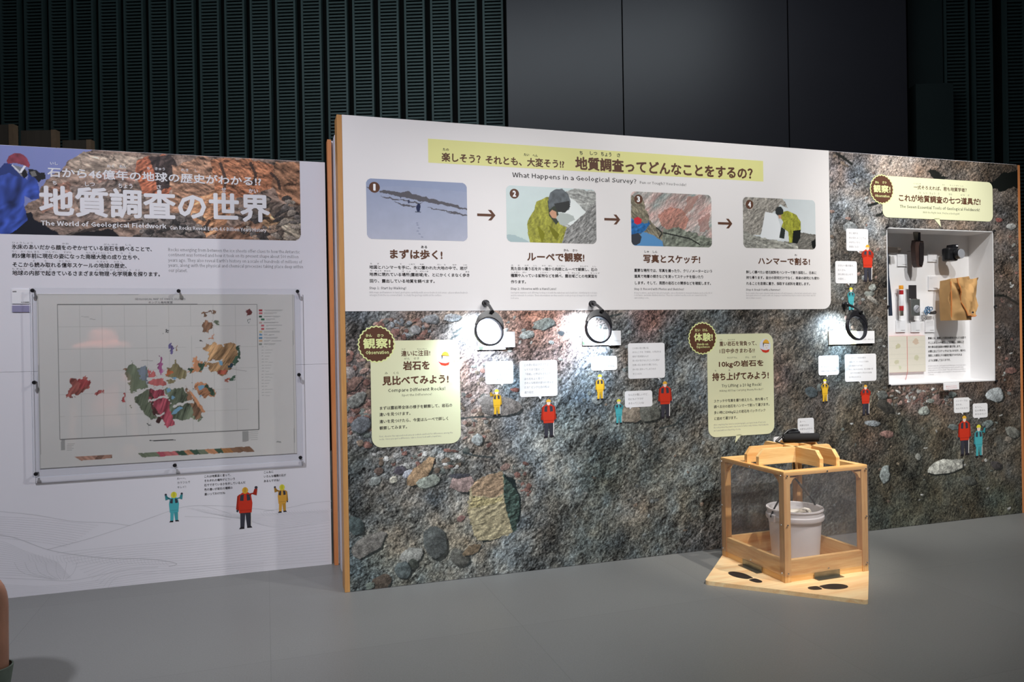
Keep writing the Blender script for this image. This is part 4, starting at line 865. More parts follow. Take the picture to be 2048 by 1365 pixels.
# hammer (left, mostly behind the case's edge)
e = niche_thing('geological_hammer', 'geologist hammer with dark head and blue-black handle at the left side of the display case', 'hammer', 1781, 632, -.10)
B().tube([(0, 0, 0), (-.004, 0, .12), (-.016, 0, .23), (-.018, 0, .365)], [.011, .0095, .008, .007], 10).build('handle', mat('hammer_grip', rgb(38, 48, 66), .5), e, True)
hd = B(); hd.box(-.05, .046, -.016, .016, .362, .398, .004); hd.prism([(-.05, .364), (-.05, .396), (-.105, .368), (-.105, .362)], -.012, .012); hd.tube([(.045, 0, .38), (.066, 0, .38)], [.0155, .019], 12)
hd.build('head', mat('hammer_steel', rgb(92, 84, 78), .45, .5), e)
B().tube([(0, .015, .30), (0, .062, .30)], .003, 8).build('hook', M['chrome'], e)
# leather pouch with pliers
e = niche_thing('tool_pouch', 'narrow brown leather tool pouch with folded pliers standing out of its top', 'pouch', 1835, 535, -.09)
B().prism([(-.026, .02), (-.014, 0), (.018, 0), (.028, .03), (.034, .12), (.03, .152), (-.024, .158), (-.032, .12)], -.016, .016).build('pouch', M['leather'], e)
B().prism([(-.004, .012), (.018, .01), (.026, .04), (.028, .142), (.004, .145), (-.004, .12)], -.021, -.016).build('front_panel', mat('dark_leather', rgb(34, 28, 28), .5), e)
B().prism([(-.02, .15), (-.028, .2), (-.018, .24), (-.006, .25), (.002, .22), (-.002, .15)], -.008, .002).build('jaw', M['steel'], e)
B().box(.004, .022, -.006, .006, .145, .205, .003).build('plier_handle', M['dark_plastic'], e)
B().tube([(0, .016, .1), (0, .072, .1)], .003, 8).build('hook', M['chrome'], e)
# camera: body seen from its left, lens pointing to the right-front
e = niche_thing('digital_camera', 'black digital camera with a silver lens cap hung at the top right of the case', 'camera', 1903, 523, -.09); e.scale = (.86, .9, .8)
cb = B(); cb.box(-.058, .03, -.03, .03, .0, .098, .012); cb.prism([(-.02, .095), (-.012, .122), (.03, .124), (.034, .095)], -.024, .024); cb.build('body', M['dark_plastic'], e)
B().box(-.07, -.05, -.036, .0, .006, .09, .008).build('grip', M['rubber'], e)
ln = B().lathe([(.034, 0), (.038, .006), (.038, .02), (.036, .024), (.036, .034), (.0, .034)], 28, (0, 0, 0), 'y').xf(Matrix.Rotation(math.pi, 4, 'Z')).xf(Matrix.Rotation(R(8), 4, 'Z')).xf(Matrix.Translation((.012, -.026, .05)))
ln.build('lens', M['dark_plastic'], e, True)
B().lathe([(0, .038), (.034, .038), (.035, .034), (0, .034)], 28, (0, 0, 0), 'y').xf(Matrix.Rotation(math.pi, 4, 'Z')).xf(Matrix.Rotation(R(8), 4, 'Z')).xf(Matrix.Translation((.012, -.026, .05))).build('lens_cap', M['silver'], e, True, label='silver lens cap')
B().box(.014, .032, -.025, -.0235, .108, .118).build('badge', M['white_ink'], e)
B().tube([(-.01, .03, .05), (-.01, .073, .05)], .004, 8).build('hook', M['chrome'], e)
# tan cotton bag
e = niche_thing('sample_bag', 'tan cotton sample bag with orange bindings, folded flap and a snap button', 'bag', 1915, 641, -.06)
def bag():
    s = B(); bm = s.bm; nx, nz = 22, 26; F_, K = [], []
    for j in range(nz+1):
        t = j/nz; z = t*.29; hwid = .098+.008*math.sin(t*3); row = []; rb = []
        for i in range(nx+1):
            q = i/nx*2-1; x = q*hwid+.018*t*(1 if q > 0 else .2)
            dep = .03+.022*(1-q*q)*(.6+.4*math.sin(t*3.1))+.009*math.sin(q*5+t*7)+.006*math.sin(t*14+q*3)+.02*(float(fbm(np.array([q*2.2+3]), np.array([t*5.5]), 3, 4)[0]))
            zz_ = z+.01*math.sin(q*3+1)*t-.02*(q+1)*.5*(1-t)*0
            row.append(bm.verts.new((x, -dep, zz_+.008*math.sin(q*4)*t))); rb.append(bm.verts.new((x*.94, .055, zz_)))
        F_.append(row); K.append(rb)
    for j in range(nz):
        for i in range(nx):
            bm.faces.new((F_[j][i], F_[j][i+1], F_[j+1][i+1], F_[j+1][i])); bm.faces.new((K[j][i], K[j+1][i], K[j+1][i+1], K[j][i+1]))
        bm.faces.new((F_[j][0], F_[j+1][0], K[j+1][0], K[j][0])); bm.faces.new((F_[j][nx], K[j][nx], K[j+1][nx], F_[j+1][nx]))
    for i in range(nx): bm.faces.new((F_[0][i], K[0][i], K[0][i+1], F_[0][i+1])); bm.faces.new((F_[nz][i], F_[nz][i+1], K[nz][i+1], K[nz][i]))
    return s
bag().build('cloth_body', M['canvas_cloth'], e, True)
def sheet(pts_, th, name, m, parent, smooth=True):
    """quilted flap from a grid of 3-D rows"""
    s = B(); rows = [[s.bm.verts.new(p) for p in r] for r in pts_]; rows2 = [[s.bm.verts.new((p[0], p[1]+th, p[2])) for p in r] for r in pts_]
    n, m_ = len(rows), len(rows[0])
    for j in range(n-1):
        for i in range(m_-1):
            s.bm.faces.new((rows[j][i], rows[j][i+1], rows[j+1][i+1], rows[j+1][i])); s.bm.faces.new((rows2[j][i], rows2[j+1][i], rows2[j+1][i+1], rows2[j][i+1]))
    for i in range(m_-1):
        for q in (0, n-1): s.bm.faces.new((rows[q][i], rows[q][i+1], rows2[q][i+1], rows2[q][i]))
    for j in range(n-1):
        for q in (0, m_-1): s.bm.faces.new((rows[j][q], rows[j+1][q], rows2[j+1][q], rows2[j][q]))
    return s.build(name, m, parent, smooth)
fl_ = []
edge = []
for j in range(9):
    t = j/8; z = .292-.262*t; x0 = -.078+.09*t**1.4; x1 = .112-.028*t
    fl_.append([(x0+(x1-x0)*i/8, -.067-.010*math.sin(i*1.1+j*.9)-.006*math.sin(i*2.3-j*1.7)-.012*math.sin(math.pi*i/8)*math.sin(math.pi*t), z+.006*math.sin(i*.9)) for i in range(9)])
    edge.append(fl_[-1][0])
e.scale = (.84, .9, .84)
sheet(fl_, .006, 'flap', M['canvas_cloth'], e)
B().tube(edge+fl_[-1][1:], .0035, 8).build('binding', M['canvas_trim'], e, True, label='orange stitched edging')
B().tube([(-.098, -.035, .27), (-.1, -.04, .14), (-.094, -.032, .02)], .004, 8).build('binding', M['canvas_trim'], e, True)
B().lathe([(0, -.0045), (.007, -.0045), (.0085, 0), (0, 0)], 14, (.036, -.083, .052), 'y').build('snap_button', M['chrome'], e, True)
# marker pen
e = niche_thing('marker_pen', 'red and white banded pen with an orange cap pinned upright in the case', 'pen', 1803, 632, -.13)
for z0, z1, r_, mm_ in ((0, .03, .0105, M['steel']), (.03, .058, .0125, mat('pen_red', rgb(176, 40, 44), .35)), (.058, .125, .012, M['white_ink']), (.125, .15, .0125, bpy.data.materials['pen_red']), (.154, .178, .0125, mat('pen_orange', rgb(232, 158, 48), .35))):
    B().lathe([(0, z0), (r_*.95, z0), (r_, z0+.002), (r_, z1-.002), (r_*.95, z1), (0, z1)], 16).build('barrel_band', mm_, e, True)
B().box(-.02, .014, -.012, .012, .15, .154).build('clip', M['white_ink'], e); B().box(-.01, .01, .0, .032, .09, .096).build('mount', M['acrylic'], e)
# folding compass (clinometer)
e = niche_thing('folding_compass', 'grey folding compass with open mirror lid above a round dial', 'compass', 1832, 632, -.12)
B().box(-.028, .026, -.006, .012, 0, .098, .003).build('body', mat('compass_grey', rgb(108, 112, 110), .4, .4), e)
B().lathe([(0, -.002), (.02, -.002), (.023, 0), (.024, .004)], 24, (0, -.009, .04), 'y').build('dial', M['silver'], e, True)
B().tube([(-.013, -.0125, .03), (.012, -.0125, .052)], .0015, 6).build('needle', M['dark_plastic'], e)
B().box(-.036, .02, .012, .018, .102, .182, .002).build('lid', mat('mirror_lid', rgb(84, 82, 84), .25, .6), e)
B().tube([(-.03, .012, .1), (.02, .012, .1)], .004, 8).build('hinge', M['chrome'], e)
# loupe on a blue cord
e = niche_thing('hand_lens', 'small folding hand lens tied with a knot of blue and white cord', 'hand lens', 1860, 632, -.13)
cc = B()
for i in range(7):
    a = i*.9; cx_, cz_ = -.022+.018*math.cos(a), .032+.014*math.sin(a*1.3); rr_ = .010
    cc.tube([(cx_+rr_*math.cos(t), -.004*i+.006, cz_+rr_*math.sin(t)) for t in np.linspace(0, 6.1, 14)], .0032, 6)
cc.build('cord', mat('blue_cord', rgb(96, 128, 158), .7, var=.5, scale=90), e, True)
B().box(-.006, .034, -.008, .004, .008, .026, .004).build('lens_cover', mat('lens_grey', rgb(84, 84, 86), .4, .5), e)
B().lathe([(.006, -.004), (.01, -.004), (.01, .004), (.006, .004)], 16, (.034, -.002, .02), 'y', 'loop').build('lens_rim', M['dark_plastic'], e, True)
# field notebook
a, zt = inn(1777, 674, -.145); b, _ = inn(1849.5, 674, -.145); _, zb = inn(1783, 745, -.145)
e = empty('field_notebook', wpos((a+b)/2, BKW, zb), AW, 'open cream field notebook with faint sketches and a red ribbon', 'notebook'); w = (b-a)/2; h = zt-zb
def page(sgn, name):
    kk = Canvas(0, w, 0, h, .0028, lambda x, y: (x, y)); kk.im[:] = np.array([228, 222, 206])/255
    for i in range(16): kk.poly([(0, h*i/16), (w, h*i/16), (w, h*i/16+.0009), (0, h*i/16+.0009)], (208, 206, 190), alpha=.5, local=True)
    for (x, y, r_, c_) in ((.5, .72, .17, (176, 172, 120)), (.42, .28, .15, (186, 184, 140)), (.6, .12, .1, (190, 200, 150))) if sgn < 0 else ((.5, .84, .18, (196, 158, 130)), (.5, .38, .17, (186, 186, 140))):
        kk.poly([(w*x+w*r_*math.cos(t)*random.uniform(.6, 1.1), h*y+w*r_*math.sin(t)*random.uniform(.5, 1)) for t in np.linspace(0, 6, 14)], c_, alpha=.5, jit=.004, local=True)
    o = kk.build(name, e, 0); return o
pl = page(-1, 'page'); pl.location = (-w, -.018, 0); pr_ = page(1, 'page'); pr_.location = (0, -.018, 0)
B().box(-w-.003, w+.003, -.0175, -.012, -.003, h+.003).build('page_block', M['paper_cream'], e)
B().box(-w-.004, w+.004, -.0118, -.003, -.004, h+.004, .001).build('cover', M['red_line'], e, label='red cover')
B().tube([(0, -.0185, h), (0, -.019, 0), (.001, -.012, -.02), (-.002, -.006, -.05)], .0013, 6).build('ribbon', M['red_line'], e)
# tag hung under the niche
u, z = wl(1888, 779); e = empty('label_holder', wpos(u, 0, z), AW, 'small white label holder fixed under the display case', 'sign')
a = wl(1872.8, 779)[0]-u; b = wl(1903.6, 779)[0]-u
B().box(a, b, -.05, -.046, .0, .04, .001).build('plate', M['white_ink'], e); B().box(a+.005, b-.005, -.046, -.0, .034, .038).build('bracket', M['acrylic'], e)
lettering('lettering', e, [('fit', '触らないでください', a*.7, b*.7, .018, .024, 0), ('fit', 'Please do not touch', a*.7, b*.7, .008, .014, 0)], M['red_line'], .0506)

# ================================================================ MAGNIFIERS AND THEIR CARDS
def magnifier(ball_px, ring_px, roll_deg, lb, pw):
    bu_, bz = wl(*ball_px); OFF = .15
    ru, rz = wl(ring_px[0], ring_px[1], OFF); e = empty('magnifying_lamp', wpos(bu_, 0, bz), AW, lb, 'magnifier', 'lit magnifying glasses on the rock wall')
    dx, dz = ru-bu_, rz-bz
    bs = B(); bs.lathe([(0, 0), (.016, 0), (.016, -.006), (.012, -.01), (0, -.01)], 16, axis='y'); bs.ball((0, -.022, 0), .0155, 2); bs.build('ball_mount', M['dark_plastic'], e, True)
    dirv = Vector((dx, -OFF, dz)); rd = .060
    v2 = Vector((dx, 0, dz)).normalized()
    end = Vector((dx, -OFF, dz))-v2*(rd+.028)
    st = Vector((0, -.03, 0))
    B().tube([st, st.lerp(end, .35)+Vector((0, -.012, 0)), st.lerp(end, .7)+Vector((0, -.01, 0)), end], [.0075, .0065, .0065, .009], 10).build('arm', M['chrome'] if False else M['dark_plastic'], e, True)
    ang = math.atan2(dx, -dz)
    T = Matrix.Translation((dx, -OFF, dz)) @ Matrix.Rotation(-ang, 4, 'Y') @ Matrix.Rotation(R(-14), 4, 'X')
    s = B().lathe([(rd, -.008), (rd+.007, -.008), (rd+.009, 0), (rd+.007, .010), (rd-.001, .010)], 40, axis='y', close='loop').xf(T); s.build('rim', M['ring'], e, True)
    s = B().lathe([(0, -.006), (rd*.5, -.005), (rd, -.001), (rd, .002), (rd*.5, .005), (0, .006)], 32, axis='y').xf(T); s.build('lens', M['lens'], e, True)
    s = B(); ob = lambda t: rd+.010+.026*max(0, math.sin(R((t-18)*180/144)))**1.5
    hr_ = [[s.bm.verts.new(((r_)*math.cos(R(t)), y_, (r_)*math.sin(R(t)))) for r_, y_ in ((rd+.004, -.011), (ob(t), -.009), (ob(t), .012), (rd+.004, .014))] for t in np.linspace(18, 162, 19)]
    for q, w in zip(hr_, hr_[1:]):
        for k_ in range(4): s.bm.faces.new((q[k_], q[(k_+1) % 4], w[(k_+1) % 4], w[k_]))
    s.bm.faces.new(hr_[0]); s.bm.faces.new(hr_[-1][::-1])
    s.xf(T).build('lamp_hood', M['dark_plastic'], e, True)
    led = T @ Vector((0, .021, rd+.006)); s = B().box(-.02, .02, .0142, .0165, rd+.008, rd+.022).xf(T); s.build('led_strip', M['led'], e)
    l = bpy.data.lights.new('magnifier_led', 'SPOT'); l.energy = pw; l.color = (.74, .88, 1); l.spot_size = R(118); l.spot_blend = .9; l.shadow_soft_size = .012
    o = bpy.data.objects.new('magnifier_led', l); COL.objects.link(o)
    wp = e_world(bu_, bz, led); tgt = e_world(bu_, bz, Vector((dx+v2.x*.03, 0, dz-.03))); aim(o, wp, tgt)
    return e
def e_world(bu_, bz, v):
    return wpos(bu_+v.x, -v.y+.004, bz+v.z)
magnifier((970, 607), (978, 663), 0, 'lit round magnifying glass on black arm, leftmost of the three on the wall', 24)
magnifier((1183, 608), (1196.5, 659), 0, 'lit round magnifying glass on black arm, middle one of the three', 24)
magnifier((1688, 610), (1713, 656), 0, 'lit round magnifying glass on a short black arm, nearest the tool display case', 13)

def spec_card(x0, x1, y0, y1, lx0, lx1, ly0, ly1, paint, lb):
    u0, zt = wl(x0, y0); u1, _ = wl(x1, y0); _, zb = wl(x0, y1); um = (u0+u1)/2
    e = empty('rock_photo_card', wpos(um, 0, zb), AW, lb, 'card', 'rock photo cards behind the magnifying glasses')
    kk = Canvas(u0, u1, zb, zt, .0025, wl); paint(kk); o = kk.build('photo', e, .006); o.location = (-um, 0, -zb)
    B().box(u0-um, u1-um, -.0055, -.0005, 0, zt-zb).build('backing', M['white_ink'], e)
    a, za = wl(lx0, ly0); b, _ = wl(lx1, ly0); _, zc = wl(lx0, ly1)
    B().box(a-um, b-um, -.014, -.0065, zc-zb, za-zb).build('caption_plate', M['white_ink'], e)
    lettering('lettering', e, [('fit', 'かたいガーネット', a-um+.008, b-um-.008, zc-zb+.018, zc-zb+.026, 0)], M['grey_ink'], .0146)
def sp1(k):
    k.im[:] = .86; k.im *= (1+.1*fbm(k.U*60, k.Z*60, 3, 2))[..., None]
    k.poly([(953,664),(990,660),(1009,668),(1009,680),(985,674),(965,684),(953,690)], (120, 120, 130), jit=.006); k.poly([(956,694),(968,694),(964,701),(957,701)], (70, 74, 66), jit=.004); k.poly([(983,696),(991,695),(990,700),(984,700)], (110, 110, 112), jit=.004)
def sp2(k):
    k.im[:] = .9; k.im *= (1+.06*fbm(k.U*60, k.Z*60, 3, 5))[..., None]
    k.poly([(1164,682),(1168,684),(1169,691),(1164,691)], (60, 90, 60), jit=.002); k.poly([(1176,663),(1192,659),(1192,661),(1178,665)], (150, 150, 160)); k.poly([(1209,664),(1211,664),(1209,688),(1204,688)], (110, 120, 140), jit=.002)
def sp3(k):
    k.im[:] = np.array([206, 204, 168])/255; k.im *= (1+.5*fbm(k.U*50, k.Z*50, 4, 9))[..., None]
    k.poly([(1676,690),(1682,682),(1690,684),(1700,689)], (240, 240, 236), jit=.002)
    k.poly([(1656,680),(1672,678),(1674,690),(1656,690)], (150, 148, 104), jit=.004, alpha=.6)
spec_card(953.8, 1010, 662, 700.5, 1008, 1028, 664, 695, sp1, 'white card with a blurred dark crystal photo under the leftmost magnifying glass')
spec_card(1164, 1218, 660, 691.5, 1216, 1239, 662, 691.3, sp2, 'white card with a pale specimen photo under the middle magnifying glass')
spec_card(1656.4, 1712, 662.5, 690, 1710, 1745, 662.8, 687.6, sp3, 'pale yellow grainy rock photo card under the magnifying glass nearest the tool case')

# ================================================================ INTRO WALL (left)
H2 = 1.9924
iw = empty('intro_wall', wpos(0, 0, 0, C0), AW, 'lower white display wall with a geology title photograph across its top', 'display wall')
ib = B(); ib.box(-2.75, -.011, 0, .06, .9945, H2); ib.build('upper_board', M['white_cool'], iw)
B().box(-2.75, -.011, 0, .06, 0, .9935).build('lower_board', M['white_cool'], iw)
def header(k):
    # blue evening sky, banded orange and grey rock, photographer on the left
    t = ((k.U-k.u[0])/(k.u[-1]-k.u[0]))[..., None]
    k.im = np.array([104, 118, 190])/255*(1-t)+np.array([124, 136, 200])/255*t
    def strat(f, a, st, s1): return lambda U, Z: 1.08+.5*relief(U, Z, f*1.4, a*.45, st, s1, 5)+.8*fbm(U*26+Z*9, Z*62-U*14, 4, s1, .6)-.3*(np.abs(fbm(U*16, Z*40, 3, s1+9)) < .018)
    k.poly([(-60,430),(40,420),(75,395),(82,380),(92,360),(118,345),(140,322),(165,308),(190,298),(640,300),(640,500),(-60,500)], (132, 106, 88), jit=.012, jf=26, tex=strat(12, -50, 2, 5))
    for i, (pl, c) in enumerate([
        ([(135,330),(160,308),(220,306),(300,316),(240,345),(190,350),(150,345)], (166, 142, 118)), ([(200,345),(240,335),(270,350),(262,390),(220,400),(196,380)], (150, 110, 92)),
        ([(272,318),(340,310),(352,360),(330,400),(290,400),(276,360)], (178, 88, 52)), ([(300,312),(345,312),(352,330),(345,372),(318,380),(312,350)], (64, 50, 46)),
        ([(345,330),(400,316),(470,320),(470,400),(420,470),(345,470),(340,400)], (160, 112, 80)), ([(420,318),(500,320),(560,330),(540,380),(480,400),(430,390)], (168, 98, 58)),
        ([(550,325),(602,325),(602,420),(560,400),(545,370)], (146, 96, 62)), ([(380,400),(440,380),(470,420),(440,470),(370,480)], (176, 116, 72)),
        ([(90,380),(140,360),(150,400),(120,430),(84,440)], (140, 96, 76)), ([(80,430),(130,420),(170,440),(140,480),(80,480)], (124, 102, 88)),
        ([(140,375),(250,360),(300,400),(260,440),(170,440)], (126, 106, 92)), ([(520,400),(602,410),(602,490),(500,490),(490,440)], (92, 78, 66)), ([(500,440),(540,425),(560,445),(530,470)], (160, 118, 76)), ([(560,430),(600,440),(602,480),(570,478)], (146, 132, 108)),
        ([(300,430),(380,420),(400,470),(380,490),(290,490)], (96, 84, 76)), ([(430,455),(520,440),(560,480),(430,490)], (138, 96, 68)), ([(120,470),(200,455),(230,490),(110,490)], (96, 84, 76))]):
        k.poly(pl, c, jit=.016, jf=20, seed=i, tex=strat(14+i % 3*4, [-60, -40, 70, 80, -70, -75, -80, 60][i % 8], 2.4, i))
    for ln in ([(318,312),(312,350),(320,390),(330,430)], [(440,325),(452,360),(448,380)], [(500,325),(512,350),(506,372)], [(240,372),(256,395),(262,430)], [(130,478),(170,462),(230,448),(320,440)], [(540,345),(556,360),(560,380)], [(470,430),(500,440),(540,436)], [(420,440),(400,470)]):
        k.line(ln, (44, 36, 34), 6, .75)
    for i in range(46):
        rs2 = np.random.RandomState(i); x, y = rs2.uniform(480, 600), rs2.uniform(395, 480); c = [(150, 128, 100), (110, 96, 84), (70, 60, 54), (170, 120, 78)][i % 4]
        k.stone(x, y, rs2.uniform(6, 15), rs2.uniform(3, 7), rs2.uniform(-30, 40), c, seed=i, k=7)
    for i in range(30):
        rs2 = np.random.RandomState(i+90); x, y = rs2.uniform(270, 420), rs2.uniform(430, 478); c = [(110, 96, 84), (60, 54, 50), (130, 112, 96)][i % 3]
        k.stone(x, y, rs2.uniform(6, 16), rs2.uniform(3, 8), rs2.uniform(-40, 40), c, seed=i, k=7)
    DKN = (24, 28, 42)
    k.poly([(-60,470),(30,455),(50,430),(62,424),(70,440),(90,450),(120,470),(130,490),(-60,490)], DKN, jit=.006)
    k.poly([(120,476),(160,468),(185,462),(230,458),(240,485),(120,490)], (30, 30, 34), jit=.01)
    BL = (36, 66, 172)
    k.poly([(-60,330),(0,336),(14,326),(28,330),(45,352),(55,360),(56,345),(66,342),(74,360),(80,385),(78,398),(62,400),(50,392),(48,410),(56,440),(30,462),(8,475),(-60,480)], BL, jit=.002, tex=lambda U, Z: 1+.4*relief(U, Z, 12, 55, 1.6, 4, 3))
    k.poly([(10,326),(26,330),(44,350),(40,356),(18,346),(0,352),(-10,350),(0,336)], (30, 52, 132), jit=.002)
    k.poly([(26,330),(48,336),(56,344),(50,356),(42,352),(34,342)], (120, 122, 128)); k.poly([(42,346),(50,338),(56,350),(48,358)], (22, 22, 30))
    k.poly([(13,322),(18,312),(30,306),(44,308),(54,316),(60,330),(58,336),(46,330),(30,326),(16,328)], (150, 46, 66), tex=lambda U, Z: 1+.5*fbm(U*50, Z*50, 3, 8))
    k.line([(24,330),(40,346)], (200, 200, 208), 3); k.line([(50,332),(41,345)], (220, 220, 226), 4)
    k.poly([(56,338),(72,340),(80,346),(90,345),(91,358),(82,360),(78,366),(70,356),(60,350)], (26, 26, 34)); k.poly([(60,344),(70,342),(74,352),(64,354)], (112, 110, 104))
uL = -1.85; uR = wc(600.5, 400)[0]; zb = wc(601.6, 481.6)[1]; zbl = wc(2, 468.1)[1]
hk = Canvas(uL, uR, (zb+zbl)/2, H2-.001, .0026, wc); header(hk); hk.im = hk.im.mean(-1, keepdims=True)*.32+hk.im*.68; hk.im = hk.im*1.12
rr = .034; z0_ = (zb+zbl)/2
def hkeep(U, Z):
    dx = np.maximum(U-(uR-rr), 0); dz = np.maximum(z0_+rr-Z, 0); return ~((dx > 0) & (dz > 0) & (dx*dx+dz*dz > rr*rr))
hk.build('title_photo', iw, .0006, hkeep, label='printed photograph of orange rock strata with a photographer in blue')
O2 = .0010
lettering('title_lettering', iw, [fit(wc, '石から46億年の地球の歴史がわかる!?', 95.3, 521.3, 334.7, 353.6, .025), fit(wc, '地質調査の世界', 79.7, 537.5, 372.2, 430.4, .03),
  fit(wc, 'The World of Geological Fieldwork', 81.9, 332.2, 441, 453.6, .03), fit(wc, 'Can Rocks Reveal Earth 4.6 Billion Years History', 340, 532.2, 451.5, 461.4, .02)], M['white_ink'], O2)
lettering('ruby_lettering', iw, [fit(wc, t, a, b, c, d, .02) for t, a, b, c, d in (('いし', 100.6, 115.6, 323.8, 329.6), ('おく', 214, 228, 329.4, 335), ('ねん', 239, 252.5, 330.2, 336), ('ち', 293.8, 299.4, 333.8, 339.2), ('きゅう', 310, 329.7, 334.7, 340.4), ('れき', 362.5, 376.6, 337.2, 342.8), ('し', 390, 394.7, 338.4, 344),
  ('ち', 105.3, 113.4, 361.9, 369.8), ('しつ', 170.3, 189.7, 364, 372.4), ('ちょう', 236.6, 265, 366.9, 376.3), ('さ', 313.4, 321.9, 370, 378.6), ('せ', 443, 452, 375.5, 384), ('かい', 497.5, 515.6, 377.6, 386))], M['white_ink'], O2)
IP = ['氷床のあいだから顔をのぞかせている岩石を調べることで、', '約5億年前に現在の姿になった南極大陸の成り立ちや、', 'そこから読み取れる億年スケールの地球の歴史、', '地球の内部で起きているさまざまな物理･化学現象を探ります。']
IPR = ['ひょうしょう　　　　　　　　かお　　　　　　　　　　がん せき　　しら', 'やく　おく ねん まえ　　げん ざい　　すがた　　　　　なん きょくたい りく　　　な　　た', '　　　　　　　よ　　　と　　　　おく ねん　　　　　　　　　ち きゅう　　れき し', 'ち きゅう　　ない ぶ　　お　　　　　　　　　　　　　　ぶつ り か がく げんしょう　さぐ']
lettering('intro_text', iw, para(wc, IP, 23.4, 303.5, [493.5, 511.3, 529.3, 546], 10.4, 0, .02), M['black'], .0004)
rb = []
for t, y, x1 in zip(IPR, (485.4, 503, 521, 538), (262, 262, 245, 280)): rb += para(wc, [t], 23.4, x1, [y], 4.2, 0)
lettering('ruby_text', iw, rb, M['grey_ink'], .0004)
lettering('intro_english_text', iw, para(wc, ['Rocks emerging from between the ice sheets offer clues to how the Antarctic', 'continent was formed and how it took on its present shape about 500 million', "years ago. They also reveal Earth's history on a scale of hundreds of millions of", 'years, along with the physical and chemical processes taking place deep within', 'our planet.'], 336, 603.8, [499.3, 509.5, 520.2, 530.4, 540.8], 8.8, 2), M['grey_ink'], .0004)
tx = para(wc, ['わーー、', 'カラフルで', 'キレイ！'], 354, 380, [958, 966.4, 975.4], 5.6, 1)+para(wc, ['これは地質図と言って、', 'それぞれの場所がどういう', '石でできているかを示しているんだ', '色の違いが岩石の種類の', '違いってわけだね'], 408, 490.6, [953.8, 962.5, 971.2, 980, 989.3], 5.6, 2, .01)+para(wc, ['こんなに', 'いろんな種類の石が', 'あるんですね！'], 527, 572, [945.3, 953.8, 963], 5.4, 1, .01)
lettering('speech_text', iw, tx, M['black'], .0004)
for a in [(334, 361, 984.7, 1046, 'kid', TE, 'both'), (470, 510, 976, 1060, 'adult', RD, 'right'), (551, 577, 970, 1027, 'kid', (222, 166, 68), 'left')]:
    figure(iw, wc, *a, back=True, off=.0005)
# hill contour drawing
def ribbons(parent, curves, name, m, off=.0003):
    V, F = [], []
    for pts, wd_ in curves:
        P = [np.array(wc(*p)) for p in pts]; b = len(V)
        for i, p in enumerate(P):
            d = P[min(i+1, len(P)-1)]-P[max(i-1, 0)]; d = d/(np.hypot(*d)+1e-9); n = np.array([-d[1], d[0]])*wd_/2
            V += [(p[0]+n[0], -off, p[1]+n[1]), (p[0]-n[0], -off, p[1]-n[1])]
        F += [(b+2*i+1, b+2*i+3, b+2*i+2, b+2*i) for i in range(len(P)-1)]
    me = bpy.data.meshes.new(name); me.from_pydata(V, [], F); return link(name, me, m, parent, 'thin grey line drawing of snowy hills')
def smooth(pts, n=14):
    out = []
    for i in range(len(pts)-1):
        p0, p1, p2, p3 = [np.array(pts[max(0, min(len(pts)-1, j))], float) for j in (i-1, i, i+1, i+2)]
        for t in np.linspace(0, 1, n, endpoint=False): out.append(tuple(.5*((2*p1)+(-p0+p2)*t+(2*p0-5*p1+4*p2-p3)*t*t+(-p0+3*p1-3*p2+p3)*t**3)))
    out.append(tuple(pts[-1])); return out
z3 = lambda *p: [(x/2.844, 900+y/2.844) for x, y in p]
cs = []
A1 = z3((-200, 345), (0, 352), (200, 372), (420, 408), (600, 415), (740, 432)); A2 = z3((270, 568), (500, 508), (740, 430), (900, 372), (1050, 325), (1200, 318), (1400, 330), (1560, 348)); A3 = z3((1500, 350), (1640, 330), (1760, 305), (1890, 292))
A4 = z3((-200, 470), (0, 485), (110, 510), (270, 568), (430, 598), (620, 618), (800, 620), (930, 632), (1005, 650), (960, 665)); A5 = z3((1150, 318), (1250, 345), (1330, 372)); A6 = z3((1050, 380), (1200, 385), (1330, 400))
A7 = z3((-100, 725), (200, 738), (400, 745), (560, 715), (740, 680), (900, 668))
for c_, w_ in ((A1, .003), (A2, .003), (A3, .0025), (A4, .004), (A5, .002), (A6, .002), (A7, .002)): cs.append((smooth(c_), w_))
for i in range(1, 15):   # hatching under the long ridge
    t = i/15; cs.append((smooth(z3((300+i*22, 572+i*16), (700, 535+i*13), (1100, 500+i*14), (1500, 450+i*15), (1890, 395+i*17))), .0012))
for i in range(10): cs.append((smooth(z3((1060+i*30, 330+i*3), (1300+i*30, 372+i*8), (1890, 345+i*6))), .0011))
for i in range(11): cs.append((smooth(z3((-200, 375+i*11), (200, 392+i*13), (560-i*18, 432+i*12))), .0011))
for i in range(16): cs.append((smooth(z3((-200, 500+i*14), (0+i*6, 520+i*13), (150+i*8, 580+i*10), (330+i*5, 640+i*6))), .0011))
for i in range(40): x = 160+i*20; cs.append((smooth(z3((x, 596+i*.8), (x+6, 622+i*.7), (x+18, 640+i*.4))), .0011))
for i in range(7): cs.append((smooth(z3((80+i*60, 640), (130+i*48, 700), (300+i*12, 740))), .0015))
for i in range(9): cs.append((smooth(z3((-200, 750+i*10), (300, 775+i*9), (900, 690+i*14), (1500, 640+i*10))), .0009))
for i in range(26): x = 1480+i*16; cs.append((smooth(z3((x, 352-i*.7), (x+10, 366-i*.8), (x+26, 378-i))), .0009))
cs = [([p for p in c_ if p[0] < 664 and not (462 < p[0] < 514 and p[1] < 1062)], w_) for c_, w_ in cs]
cs = [c_ for c_ in cs if len(c_[0]) > 2]
ribbons(iw, cs, 'hill_drawing', M['line_ink'])
